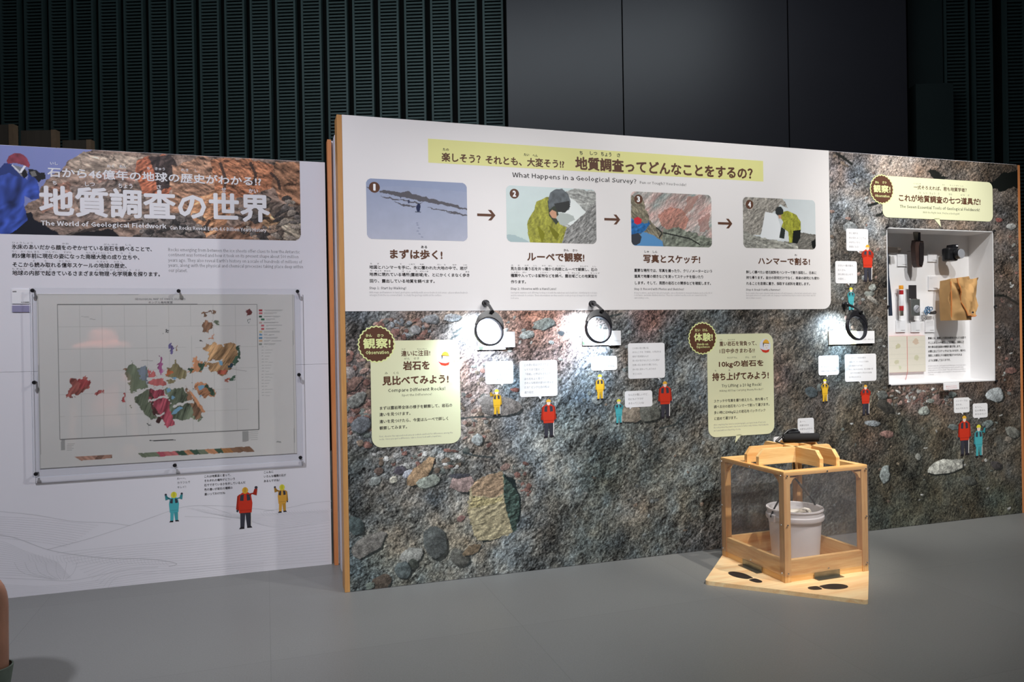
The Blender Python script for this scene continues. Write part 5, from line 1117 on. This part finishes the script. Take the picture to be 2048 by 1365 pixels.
# little caption at the left of the map
a, zt = wc(24, 578.8); b, _ = wc(60.3, 578.8); _, zc = wc(24, 608); _, zd = wc(24, 611.6); _, ze = wc(24, 624.7)
e = empty('caption_card', wpos((a+b)/2, 0, ze, C0), AW, 'white caption card with a lavender strip left of the map', 'card')
B().box((a-b)/2, (b-a)/2, -.004, -.0005, zc-ze, zt-ze).build('plate', M['white_ink'], e); B().box((a-b)/2, (b-a)/2, -.004, -.0005, 0, zd-ze).build('colour_strip', M['lavender'], e, label='lavender strip')
lettering('lettering', e, [('fit', '地質図', (a-b)/2*.92, (a-b)/2*.5, zt-ze-.013, zt-ze-.008, .03), ('fit', 'オングル島地質図', -(a-b)/2*.0, (b-a)/2*.9, zc-ze+.004, zc-ze+.009, .03)], M['grey_ink'], .0046)

# ---- the map under acrylic
mL, mT = wc(73.6, 588.5); mR, _ = wc(588, 589.5); _, mB = wc(80, 938); um = (mL+mR)/2
md = empty('geological_map', wpos(um, 0, mB, C0), AW, 'large cream geological map of islands on the lower left display wall', 'map')
k = Canvas(mL, mR, mB, mT, .0023, wc); k.im[:] = np.array([228, 225, 218])/255
k.im *= (1+.04*fbm(k.U*3, k.Z*3, 3, 2))[..., None]
z2 = lambda *p: [(x/3.2, 560+y/3.2) for x, y in p]
GL = (120, 120, 116)
k.line(z2((368, 158), (1645, 158), (1658, 958), (385, 1022), (368, 158)), GL, 1.6, .9); k.line(z2((242, 95), (1872, 92), (1885, 1112), (262, 1208), (242, 95)), (150, 150, 144), 1.2, .6)
for i in range(1, 9): k.line(z2((368+i*142, 158), (385+i*142, 1022-i*7)), (180, 180, 172), 1, .4)
for i in range(1, 6): k.line(z2((370+i*3, 158+i*144), (1645, 158+i*134)), (180, 180, 172), 1, .4)
GR = (126, 136, 112); GD = (74, 98, 80); PK = (204, 116, 112); RO = (186, 92, 104); OR = (212, 152, 112); BRW = (150, 116, 92); BLU = (134, 178, 204); TN = (200, 160, 116); PU = (128, 118, 168)
def isl(px, c, ang=75, ct=.25, f=26, st=5, jit=.016, seed=1):
    ca, sa = math.cos(R(ang)), math.sin(R(ang))
    def tex(U, Z):
        X = U*ca+Z*sa; Y = -U*sa+Z*ca; n = fbm(X*f*.35, Y*f*st*.5, 4, seed, .65); return 1+ct*2.4*n-.2*(fbm(X*12, Y*150, 2, seed+4) > .16)*(ct > .2)
    k.poly(z2(*px), c, jit=jit, jf=62, seed=seed, tex=tex)
isl([(820,560),(850,525),(880,560),(945,565),(950,640),(950,690),(870,720),(850,730),(835,690),(830,640),(800,600)], GR, 80, .2, seed=2)
isl([(880,565),(945,560),(948,650),(900,650),(885,600)], (136, 146, 156), 80, .15, seed=3)
isl([(870,740),(940,690),(955,700),(960,760),(985,840),(1010,890),(960,890),(920,850),(870,790),(860,760)], GR, 70, .3, seed=4)
isl([(950,560),(975,590),(1010,620),(1050,635),(1060,690),(955,680),(950,620)], PK, 80, .2, seed=5)
isl([(955,700),(1045,695),(1075,760),(1100,830),(1112,900),(1110,940),(1070,940),(1000,860),(965,780)], RO, 72, .45, 30, 6, seed=6)
isl([(950,700),(965,700),(990,820),(1030,900),(1020,925),(985,850),(960,780)], (96, 66, 62), 72, .3, seed=7)
isl([(1060,700),(1140,680),(1180,690),(1210,760),(1270,830),(1295,880),(1265,900),(1200,890),(1150,905),(1110,880),(1085,790)], GR, 72, .45, seed=8)
isl([(1180,680),(1215,720),(1270,800),(1315,850),(1300,855),(1290,880),(1260,890),(1215,800)], BRW, 60, .5, seed=9)
isl([(1205,700),(1240,730),(1315,845),(1300,852),(1255,790)], OR, 60, .2, jit=.003, seed=10)
isl([(1060,610),(1070,575),(1100,570),(1110,530),(1130,522),(1145,570),(1190,590),(1180,625),(1120,650),(1070,680)], (150, 140, 104), 75, .35, seed=11)
isl([(1062,590),(1085,572),(1105,590),(1090,612),(1068,615)], (206, 124, 84), seed=12)
isl([(1200,600),(1215,560),(1245,560),(1240,510),(1270,500),(1275,530),(1310,525),(1320,550),(1270,590),(1215,598)], OR, 80, .2, seed=13)
isl([(1280,545),(1300,525),(1320,540),(1300,580),(1282,580)], GD, seed=14); isl([(1205,590),(1220,565),(1235,575),(1225,598)], GD, seed=15)
isl([(1305,420),(1380,395),(1430,420),(1490,400),(1530,430),(1510,490),(1480,560),(1450,600),(1400,610),(1330,570),(1320,530),(1330,480)], TN, 55, .55, 26, 4, seed=16)
isl([(1520,425),(1540,430),(1535,490),(1500,545),(1485,540),(1515,480)], GD, seed=17); isl([(1390,590),(1440,570),(1450,595),(1415,612)], (208, 112, 90), seed=18)
for q_ in ([(940,630),(1060,622),(1180,640),(1190,650),(1060,640),(940,642)], [(860,720),(950,690),(1180,672),(1185,684),(950,702),(865,735)], [(1110,800),(1240,770),(1244,782),(1115,815)], [(960,770),(1080,740),(1084,750),(962,782)], [(1320,520),(1420,512),(1422,524),(1322,532)], [(1000,870),(1060,850),(1062,862),(1004,884)]):
    k.poly(z2(*q_), (226, 223, 215), jit=.012, jf=60)
for q_ in ([(1400,520),(1425,525),(1420,550),(1402,545)], [(1065,700),(1085,690),(1090,710),(1070,720)], [(1100,740),(1120,750),(1110,765),(1095,760)], [(1110,840),(1150,815),(1170,820),(1120,860),(1100,862)], [(1265,680),(1310,678),(1310,695),(1275,710)], [(1270,730),(1290,735),(1280,750)], [(1100,625),(1130,625),(1120,645)]):
    k.poly(z2(*q_), BLU, jit=.006, jf=40)
isl([(1235,660),(1300,650),(1340,690),(1385,720),(1350,745),(1300,755),(1250,700)], OR, 40, .3, seed=19); isl([(1310,660),(1350,690),(1390,715),(1375,740),(1330,700)], GD, seed=20); isl([(1230,645),(1245,690),(1260,720),(1240,690)], GD, seed=25)
k.poly(z2((1265,680),(1310,678),(1310,695),(1275,710)), BLU, jit=.004)
isl([(1440,640),(1500,618),(1508,640),(1480,650)], GD, seed=21); isl([(1440,640),(1475,625),(1470,642)], (190, 110, 90), seed=22)
isl([(1290,280),(1330,262),(1360,275),(1355,295),(1325,348),(1290,320),(1300,300)], BRW, 70, .5, seed=23); isl([(1370,262),(1400,260),(1410,290),(1380,280)], GR, seed=24)
isl([(1295,225),(1320,205),(1350,205),(1385,185),(1380,205),(1340,215),(1310,235)], BRW, 30, .4, seed=26); isl([(1335,370),(1360,345),(1370,375),(1345,378)], (206, 150, 120), seed=27); isl([(1270,390),(1290,380),(1310,388),(1285,400)], (92, 92, 88), seed=28)
isl([(1582,200),(1600,182),(1608,215),(1590,228)], (116, 66, 64), seed=29); isl([(1588,258),(1598,255),(1594,276)], (90, 100, 96), seed=30)
isl([(1045,325),(1070,318),(1080,332),(1055,335)], (120, 120, 118), seed=31); isl([(1080,405),(1110,405),(1115,430),(1112,465),(1100,492),(1095,440)], PU, seed=32)
isl([(1018,490),(1035,488),(1040,540),(1040,610),(1020,610),(1015,560),(1022,520)], (188, 110, 158), seed=33); isl([(1132,420),(1142,425),(1140,455),(1130,450)], (176, 142, 112), seed=34)
isl([(440,640),(470,625),(500,640),(540,620),(578,650),(560,690),(500,740),(430,745),(425,730),(450,700)], (160, 96, 88), 60, .5, seed=35)
isl([(500,650),(540,620),(578,645),(560,690),(520,705)], (190, 92, 92), 60, .4, seed=36); isl([(600,715),(650,700),(658,730),(610,738)], (184, 104, 100), seed=37); isl([(780,735),(800,732),(808,775),(790,780)], (176, 86, 84), seed=38); isl([(800,555),(815,560),(810,590),(798,580)], BRW, seed=39)
isl([(1455,545),(1490,545),(1480,565),(1462,562)], (60, 84, 96), seed=40); isl([(945,920),(970,925),(960,935)], (96, 100, 92), seed=41); isl([(835,795),(850,800),(848,825)], GR, seed=42)
# sections along the bottom and legend
k.poly(z2((475,1132),(718,1120),(718,1142),(520,1158)), (190, 148, 128), tex=lambda U, Z: 1+.5*fbm((U+Z)*90, Z*6, 3, 5)-.25*(fbm((U-Z*.8)*60, Z*3, 2, 3) > .1))
ws = [(885,920,GR),(920,1000,GR),(1000,1040,RO),(1040,1120,(206,120,120)),(1120,1175,GD),(1175,1215,OR),(1215,1260,GD),(1260,1310,GR),(1310,1370,OR),(1370,1410,GD),(1410,1470,(196,140,90)),(1470,1600,BRW)]
for x0, x1, c in ws:
    yb_ = lambda x: 1137-(x-885)*.054; yt_ = lambda x: 1110-(x-885)*.06
    k.poly(z2((x0, yt_(x0)), (x1, yt_(x1)), (x1+28, yb_(x1)), (x0+28, yb_(x0))), c, jit=.003, tex=lambda U, Z: 1+.35*fbm((U+Z)*120, Z*20, 3, 8))
for i, c in enumerate([(176,60,66),(206,110,116),(62,90,70),(60,120,86),(206,180,170),(206,112,118),(206,96,100),(214,196,150),(110,158,190),(104,150,180),(216,182,150),(150,156,146)]):
    y = 190+i*19.6; x = 1658 if i not in (3, 5, 6) else 1672
    k.poly(z2((x, y), (x+20, y), (x+20, y+12), (x, y+12)), c); k.line(z2((x+30, y+4), (1810-(i*37) % 60, y+4)), (120, 120, 116), 1, .6); k.line(z2((x+30, y+9), (1800-(i*53) % 90, y+9)), (140, 140, 136), 1, .4)
for i in range(17): k.line(z2((1675, 430+i*19.4), (1688, 430+i*19.4)), GL, 1, .5); k.line(z2((1695, 430+i*19.4), (1712+(i*31) % 40, 430+i*19.4)), GL, 1, .35)
k.line(z2((958, 1030), (1125, 1025)), (60, 60, 60), 2); k.line(z2((405, 1020), (405, 1092)), GL, 7, .5); k.line(z2((1570, 970), (1572, 1035)), GL, 12, .5)
for i in range(5): k.line(z2((430, 1050+i*10), (480-(i*9) % 20, 1049+i*10)), GL, 1, .4); k.line(z2((1590, 975+i*12), (1650, 973+i*12)), GL, 1, .4)
k.line(z2((575, 250), (610, 255)), GL, 1, .5); k.line(z2((520, 235), (570, 240)), GL, 1, .4); k.line(z2((905, 515), (980, 518)), GL, 1, .5); k.line(z2((1480, 570), (1580, 585)), GL, 1, .5)
k.line(z2((1770, 1035), (1800, 1040)), GL, 3, .5)
o = k.build('map_sheet', md, .0035); o.location = (-um, 0, -mB)
B().box(mL-um, mR-um, -.0032, -.0006, 0, mT-mB).build('backing_sheet', M['paper_cream'], md)
lettering('map_lettering', md, [(t, b, x0-um, x1-um, z0-mB, z1-mB, w_) for (t, b, x0, x1, z0, z1, w_) in (fit(wc, 'GEOLOGICAL MAP OF ONGUL ISLANDS', 270, 371, 596.6, 600.6), fit(wc, 'オングル島地質図', 297, 345.3, 603, 607.4))], M['grey_ink'], .0042)
# acrylic cover with pins
aL, aT = wc(63, 577); aR, _ = wc(599.5, 580); aB = wc(70, 953)[1]; ua = (aL+aR)/2
ac = empty('acrylic_cover', wpos(ua, 0, aB, C0), AW, 'clear acrylic sheet pinned in front of the geological map', 'cover')
B().box(aL-ua, aR-ua, -.030, -.026, 0, aT-aB, .0006).build('sheet', M['acrylic'], ac)
ed = B(); ed.box(aL-ua, aR-ua, -.0305, -.0255, -.0035, 0); ed.box(aL-ua-.0015, aL-ua, -.0305, -.0255, 0, aT-aB); ed.box(aR-ua, aR-ua+.0015, -.0305, -.0255, 0, aT-aB); ed.build('edge_highlight', mat('acrylic_edge', rgb(226, 228, 238), .2, spec=.6), ac)  # near-white strips: the sheet's edge highlight is put into their colour
w2 = (aR-aL)/2-.012; ah = aT-aB
for (x, z) in ((-w2, .014), (0, .014), (w2, .014), (-w2, ah*.5), (w2, ah*.5), (-w2, ah-.012), (.03, ah-.012), (w2, ah-.012)):
    B().lathe([(0, -.038), (.0075, -.038), (.009, -.034), (.009, -.031), (.0045, -.031), (.0045, -.0005), (0, -.0005)], 14, (x, 0, z), 'y').build('pin', M['dark_plastic'], ac, True)

# ================================================================ LIFTING FRAME
FR = (1.1725, 3.299, 0); BA = .3395; S = .4626; ZB = .018; HB = .503
lf = empty('lifting_frame', FR, BA, 'pine wood cube frame with acrylic sides standing on a wooden footprint board', 'display stand')
q2 = 1/math.sqrt(2)
# base board: rectangle along the diagonal plus the frame's own footprint
def diag(s_, t_): return (s_*q2+t_*(-q2), -s_*q2+t_*(-q2))   # s along front edge, t forward of the frame's centre line
cx_, cy_ = S/2, S/2
def bp(s_, t_): return (cx_+s_*q2-t_*q2, cy_-s_*q2-t_*q2)
hd_ = S*q2; ft = .425; rc = .018
def corner(s_, t_, ss):
    return [bp(s_-ss*rc*(1-math.sin(R(a))), t_-rc*(1-math.cos(R(a)))) for a in ((0, 22.5, 45, 67.5, 90) if ss > 0 else (90, 67.5, 45, 22.5, 0))]
pts = [bp(-hd_, 0)]+corner(-hd_, ft, -1)+corner(hd_, ft, 1)+[bp(hd_, 0), (S, S)]
bb = B().prism_z(pts, 0, ZB).build('base_board', M['board'], lf)
def smooth2(P_):
    out = []; n = len(P_)
    for i in range(n):
        p0, p1, p2, p3 = [np.array(P_[(i+j) % n], float) for j in (-1, 0, 1, 2)]
        for t in (0, .25, .5, .75): out.append(tuple(.5*((2*p1)+(-p0+p2)*t+(2*p0-5*p1+4*p2-p3)*t*t+(-p0+3*p1-3*p2+p3)*t**3)))
    return out
def foot(c, ang, mir):
    ca, sa = math.cos(ang), math.sin(ang)
    sole = [(.0, -.045), (.016, -.042), (.03, -.02), (.037, .005), (.036, .035), (.026, .06), (.008, .072), (-.012, .066), (-.026, .045), (-.032, .015), (-.027, -.015), (-.018, -.045)]
    heel = [(-.018, -.055), (.016, -.055), (.022, -.075), (.018, -.098), (.004, -.108), (-.012, -.104), (-.021, -.085)]
    for nm_, sh_ in (('footprint_sole', sole), ('footprint_heel', heel)):
        sh_ = smooth2(sh_)
        P = [(c[0]+(x*mir*1.0)*ca-y*1.0*sa, c[1]+(x*mir)*sa+y*ca) for x, y in sh_]
        P = P if sum(P[i][0]*P[(i+1) % len(P)][1]-P[(i+1) % len(P)][0]*P[i][1] for i in range(len(P))) > 0 else P[::-1]
        B().prism_z(P, ZB, ZB+.0008).build(nm_, M['foot'], bb)
foot((-.108, .155), R(10)+0, -1)
foot((.150, -.110), R(-90)-R(8), 1)
pw = .034
for (x, y) in ((0, 0), (S-pw, 0), (0, S-pw), (S-pw, S-pw)):
    B().box(x, x+pw, y, y+pw, ZB, HB-.02, .0015).build('post', M['pine_z'], lf)
for (x0, x1, y0, y1, m_) in ((0, S, 0, pw, 'pine_x'), (0, S, S-pw, S, 'pine_x'), (0, pw, pw, S-pw, 'pine_y'), (S-pw, S, pw, S-pw, 'pine_y')):
    B().box(x0, x1, y0, y1, HB-.02, HB, .0012).build('top_rail', M[m_], lf)
for (x0, x1, y0, y1, m_) in ((pw, S-pw, .004, .024, 'pine_x'), (pw, S-pw, S-.024, S-.004, 'pine_x'), (.004, .024, pw, S-pw, 'pine_y'), (S-.024, S-.004, pw, S-pw, 'pine_y')):
    B().box(x0, x1, y0, y1, ZB, .114, .001).build('bottom_rail', M[m_], lf)
for (x, y, dx, dy) in ((pw, .006, 1, 0), (S-pw, .006, -1, 0), (.006, pw, 0, 1), (.006, S-pw, 0, -1), (pw, S-.024, 1, 0), (S-pw, S-.024, -1, 0), (S-.024, pw, 0, 1), (S-.024, S-pw, 0, -1)):
    c = .042; arc = [(0, 0), (c, 0)]+[(c-c*.78*math.sin(R(t)), -c+c*.78*math.cos(R(t))) for t in (15, 35, 55, 75)][::1]+[(0, -c)]
    b = B()
    if dx: b.prism([(x+dx*p[0], HB-.02+p[1]) for p in arc], y, y+.018)
    else:
        b.prism([(dy*p[0], HB-.02+p[1]) for p in arc], 0, .018); b.xf(Matrix.Rotation(math.pi/2, 4, 'Z')); b.xf(Matrix.Translation((x+.018, y, 0)))
    b.build('corner_brace', M['pine_z'], lf)
# lattice on top
BT = .020
def lboard(y, along):
    a0, a1 = (.016, S-.016) if along == 'x' else (.030, S-.030); zt_ = .575; zb_ = HB; c = .028
    pr = [(a0, zb_), (a1, zb_), (a1, zt_-c-.006), (a1-c, zt_), (a0+c, zt_), (a0, zt_-c-.006)]
    b = B().prism(pr, 0, BT)
    if along == 'y': b.xf(Matrix.Rotation(math.pi/2, 4, 'Z')); b.xf(Matrix.Translation((y+BT, 0, 0)))
    else: b.xf(Matrix.Translation((0, y, 0)))
    return b.build('lattice_board', M['pine_x' if along == 'x' else 'pine_y'], lf)
lboard(.188, 'x'); lboard(.275, 'x'); lboard(.222, 'y'); lboard(.314, 'y')
# acrylic sides, screws, brackets
B().box(-.002, S+.002, -.005, -.002, .047, HB-.006).build('acrylic_side', M['acrylic_box'], lf)
B().box(-.005, -.002, -.002, S+.002, .047, HB-.006).build('acrylic_side', M['acrylic_box'], lf)
B().box(-.002, S+.002, S+.002, S+.005, .047, HB-.006).build('acrylic_side', M['acrylic_box'], lf)
B().box(S+.002, S+.005, -.002, S+.002, .047, HB-.006).build('acrylic_side', M['acrylic_box'], lf)
for z in (.058, .27, HB-.018):
    for t in (.014, S-.014): B().lathe([(0, -.0035), (.003, -.003), (.0042, 0), (0, 0)], 10, (t, -.005, z), 'y').build('screw', M['chrome'], lf, True); B().lathe([(0, -.0035), (.003, -.003), (.0042, 0), (0, 0)], 10, (-.005, t, z), 'x').build('screw', M['chrome'], lf, True)
for z in (.058, HB-.012): B().lathe([(0, -.0035), (.003, -.003), (.0042, 0), (0, 0)], 10, (S/2, -.005, z), 'y').build('screw', M['chrome'], lf, True); B().lathe([(0, -.0035), (.003, -.003), (.0042, 0), (0, 0)], 10, (-.005, S/2, z), 'x').build('screw', M['chrome'], lf, True)
def bracket(rot):
    b = B(); b.box(.155, .295, -.004, -.0016, ZB+.0008, .046, .0005); b.box(.155, .295, -.03, -.0016, ZB+.0008, ZB+.003, .0005)
    if rot: b.xf(Matrix(((0, 1, 0, 0), (1, 0, 0, 0), (0, 0, 1, 0), (0, 0, 0, 1))))
    o = b.build('bracket', M['steel'], lf)
bracket(0); bracket(1)

# bucket with a rock, hung on a rope from the black grip
BX, BY = .235, .215; ca, sa = math.cos(BA), math.sin(BA)
wb_ = lambda x, y, z: (FR[0]+x*ca-y*sa, FR[1]+x*sa+y*ca, z)
M['bucket'] = mat('milky_plastic', rgb(236, 234, 236), .35, var=.02, spec=.5, Alpha=.72)
bk = empty('bucket', wb_(BX, BY, .0), BA, 'milky white plastic bucket hanging inside the wooden frame', 'bucket')
z0, z1 = .045, .285
b = B().lathe([(.0, z0), (.100, z0), (.106, z0+.005), (.118, z1-.055), (.118, z1-.052), (.119, z1), (.116, z1), (.115, z1-.05), (.103, z0+.008), (0, z0+.006)], 40); b.build('pail', M['bucket'], bk, True)
b = B().lathe([(.118, z1-.052), (.128, z1-.05), (.131, z1-.044), (.131, z1-.030), (.125, z1-.026), (.125, z1-.008), (.130, z1-.004), (.129, z1+.002), (.122, z1+.002), (.117, z1-.01)], 40); b.build('rim', M['bucket'], bk, True)
for s in (-1, 1): B().box(s*.129-.007, s*.129+.007, -.022, .022, z1-.06, z1-.02, .005).build('handle_ear', M['bucket'], bk)
hb_ = [(.138*math.cos(t), 0, z1-.03+.165*math.sin(t)) for t in np.linspace(0, math.pi, 25)]
hb_ = [(x*(1 if True else 1), 0, z1-.035+(.175*(1-abs(x)/.138)**.8 if abs(x) < .138 else 0)) for x in np.linspace(-.138, .138, 21)]
B().tube(hb_, .0042, 8).build('bail_handle', M['dark_plastic'], bk, True, label='black wire bail with rubber sleeve')
B().tube(hb_[12:17], .0062, 10).build('bail_sleeve', mat('sleeve', rgb(92, 84, 76), .6), bk, True)
def rockmesh(r, sc, sd):
    b = B(); bmesh.ops.create_icosphere(b.bm, subdivisions=3, radius=r)
    for v in b.bm.verts:
        n = v.co.normalized(); q = vnoise(np.array([n.x*2+sd]), np.array([n.y*2+n.z*1.7+sd]), sd)[0]; v.co = Vector((n.x*sc[0], n.y*sc[1], n.z*sc[2]))*r*(.8+.45*q)
    return b
for i, (x, y, z, r, m_, lb) in enumerate(((-.0, .0, .125, .098, 'rock_dark', 'dark grey rock at the bottom of the bucket'), (.02, -.01, .228, .072, 'rock_white', 'pale angular rock on top in the bucket'))):
    o = rockmesh(r, (1, .9, .72), i+2).build('rock', M[m_], None, False); p = wb_(BX+x, BY+y, z); o.location = p; tag(o, lb, 'rock', 'rocks in the bucket')
gp = empty('lift_handle', wb_(.33, .29, .575), BA, 'black foam grip bar with strap lying on the wooden lattice', 'handle')
g = B().tube([(-.075, 0, .022), (-.07, 0, .022), (.085, 0, .026), (.09, 0, .026)], [.019, .0215, .0215, .019], 20).xf(Matrix.Rotation(R(-26), 4, 'Z')); g.build('grip', M['rubber'], gp, True)
g = B().tube([(-.078, 0, .022), (-.072, 0, .022)], .012, 16).xf(Matrix.Rotation(R(-26), 4, 'Z')); g.build('end_cap', M['dark_plastic'], gp, True)
B().box(-.035, .035, .03, .06, .028, .052, .006).build('strap_lock', M['dark_plastic'], gp)
B().tube([(-.10, .045, .006), (-.06, .05, .03), (-.03, .045, .055), (0, .045, .058), (.03, .045, .053)], .006, 10).build('strap', M['dark_plastic'], gp, True)
B().tube([(.03, .045, .052), (.02, .05, .058), (-.0, .05, .06)], .005, 8).build('carabiner', M['chrome'], gp, True)
B().tube([(-.1, .045, .006), (-.1, -.0, .001), (-.095, -.075, -.02), (-.095, -.075, -.12), (-.095, -.075, -.145)], .0035, 8).build('rope', M['dark_plastic'], gp, True)

# ================================================================ BACKGROUND PARTITION (left, behind the intro wall)
M['bg_wood'] = mat('dark_brown_panel', rgb(70, 62, 54), .6, var=.15, scale=3, stretch=(8, 8, .6))
M['bg_edge'] = mat('brown_edge', rgb(120, 98, 78), .6, var=.1)
def bgp(px, py, y=5.4): r = ray(px, py); return r[0]*y/r[1], r[2]*y/r[1]+CAMH
bp_ = empty('folding_partition', (bgp(80, 280)[0], 5.4, 0), 0, 'dark brown stepped partition behind the left display wall', 'partition')
ox = bgp(80, 280)[0]; prev = -700
for (xa, xb, yt) in ((-300, 27, 249), (27, 98, 254), (98, 157, 268)):
    x0, _ = bgp(xa, yt); x1, z = bgp(xb, yt)
    dy = {27: .0, 98: .08, 157: .16}[xb]
    B().box(x0-ox, x1-ox-.035, dy, dy+.05, 0, z).build('panel', M['bg_wood'], bp_); B().box(x1-ox-.034, x1-ox, dy-.003, dy+.05, 0, z+.002).build('edge_post', M['bg_edge'], bp_)

# ================================================================ PERSON (only the calf shows at the left edge)
def person():
    M['skin'] = mat('skin', rgb(168, 122, 100), .55, var=.05, Subsurface_Weight=.05)
    root = empty('person', (-1.652, 1.95, 0), 0, 'person with a bare calf and grey-green sock standing at the left edge', 'person')
    root.scale = (.9, .9, .9)
    def st(s, p):
        f = min(1, max(0, (.66-p[2])/.22)); return (p[0]+(.055*f if s > 0 else -.02*f), p[1]+(.27 if s > 0 else -.2)*f, p[2])
    def skin(name, verts, edges, radii, m_, rootv=0, sub=2, parent=root):
        me = bpy.data.meshes.new(name); me.from_pydata(verts, edges, []); o = bpy.data.objects.new(name, me); COL.objects.link(o)
        md_ = o.modifiers.new('Skin', 'SKIN'); md_.use_smooth_shade = True
        sv = me.skin_vertices[0].data
        for i, r in enumerate(radii):
            r = r if isinstance(r, tuple) else (r, r); sv[i].radius = r; sv[i].use_root = (i == rootv)
        s_ = o.modifiers.new('Sub', 'SUBSURF'); s_.levels = sub; s_.render_levels = sub
        dg = bpy.context.evaluated_depsgraph_get(); m2 = bpy.data.meshes.new_from_object(o.evaluated_get(dg)); bpy.data.objects.remove(o)
        m2.name = name; m2.polygons.foreach_set('use_smooth', [True]*len(m2.polygons))
        return link(name, m2, m_, parent)
    # standing child-size figure, about 1.30 m, facing +Y (towards the walls)
    V = [(0, 0, .66), (0, .0, .80), (0, .0, .95), (0, 0, 1.04), (0, .005, 1.09), (0, .012, 1.15), (0, .012, 1.23)]
    Rr = [(.1, .085), (.092, .075), (.105, .08), (.07, .055), (.038, .038), (.062, .07), (.058, .066)]; Ed = [(i, i+1) for i in range(6)]
    for s in (-1, 1):
        b = len(V); V += [st(s, p) for p in ((s*.075, 0, .60), (s*.085, .0, .44), (s*.09, .005, .36), (s*.095, -.018, .27), (s*.098, -.012, .2), (s*.1, -.005, .07), (s*.1, .0, .04), (s*.105, .09, .025))]
        Rr += [.075, .062, .048, .056, .05, .034, .034, .026]; Ed += [(0, b)]+[(b+i, b+i+1) for i in range(7)]
        b = len(V); V += [(s*.13, 0, 1.0), (s*.17, -.01, .84), (s*.19, .03, .68), (s*.195, .045, .63)]
        Rr += [.042, .034, .026, .02]; Ed += [(3, b)]+[(b+i, b+i+1) for i in range(3)]
        for f_, (dx, dy, ln_) in enumerate(((-.014, .02, .05), (-.004, .026, .06), (.006, .024, .056), (.014, .016, .045))):
            c = len(V); V += [(s*.197+dx, .045+dy*.6, .595), (s*.197+dx*1.3, .045+dy, .595-ln_)]; Rr += [.008, .0065]; Ed += [(b+3, c), (c, c+1)]
        c = len(V); V += [(s*.18, .075, .61), (s*.178, .092, .585)]; Rr += [.009, .008]; Ed += [(b+3, c), (c, c+1)]
    skin('body', V, Ed, Rr, M['skin'])
    cl = mat('salmon_tshirt', rgb(240, 136, 112), .8, var=.05); sh = mat('dark_shorts', rgb(46, 48, 54), .85); so = mat('grey_green_sock', rgb(104, 116, 106), .85, var=.1, bump=.4); hr = mat('dark_hair', rgb(30, 24, 22), .6, var=.2)
    skin('shirt', [(0, 0, .68), (0, 0, .82), (0, 0, .95), (0, 0, 1.045), (-.13, 0, 1.0), (-.16, -.005, .9), (.13, 0, 1.0), (.16, -.005, .9)], [(0, 1), (1, 2), (2, 3), (3, 4), (4, 5), (3, 6), (6, 7)], [(.12, .1), (.112, .09), (.12, .092), (.075, .062), .055, .05, .055, .05], cl)
    skin('shorts', [(0, 0, .68), st(-1, (-.08, 0, .6)), st(-1, (-.088, 0, .49)), st(1, (.08, 0, .6)), st(1, (.088, 0, .49))], [(0, 1), (1, 2), (0, 3), (3, 4)], [(.112, .095), .088, .082, .088, .082], sh)
    for s in (-1, 1):
        sk = B().lathe([(.040, .06), (.041, .09), (.047, .14), (.055, .19), (.057, .203), (.052, .204)], 20, (s*.098, -.008, 0))
        for v in sk.bm.verts: v.co = Vector(st(s, v.co))
        sk.build('sock', so, root, True)
        f = B(); f.box(s*.103-.045, s*.103+.045, -.06, .15, 0, .028, .012); f.ball((s*.103, .075, .045), .05, 2, (.85, 1.4, .7)); f.ball((s*.103, -.01, .06), .05, 2, (.85, 1.0, .9))
        fo = st(s, (0, 0, .04)); f.xf(Matrix.Translation((fo[0], fo[1], 0))); f.build('shoe', mat('shoe', rgb(60, 62, 68), .7), root, True)
    h = B(); h.ball((0, .0, 1.225), .083, 3, (.92, 1.02, 1.0))
    for v in h.bm.verts:
        if v.co.y > .055 and v.co.z < 1.25: v.co.y = .045
    h.build('hair', hr, root, True)
    B().lathe([(.185, 1.215), (.17, 1.225), (.1, 1.25), (.092, 1.30), (.07, 1.325), (0, 1.335), (0, 1.325), (.08, 1.30), (.09, 1.245), (.165, 1.218)], 28, (0, .0, .0)).build('sun_hat', cl, root, True, label='salmon sun hat')
    for s in (-1, 1): B().ball((s*.024, .078, 1.19), .008, 2).build('eye', mat('eye', rgb(40, 30, 28), .3), root, True)
    B().prism([(-.02, 1.145), (.02, 1.145), (.012, 1.139), (-.012, 1.139)], .078, .084).build('mouth', mat('lips', rgb(150, 84, 78), .5), root)
    f = B(); f.ball((0, .092, 1.17), .011, 2, (.8, 1, 1.3)); f.build('nose', M['skin'], root, True)
    for s in (-1, 1): B().ball((s*.071, .01, 1.18), .016, 2, (.4, .8, 1.2)).build('ear', M['skin'], root, True)
person()
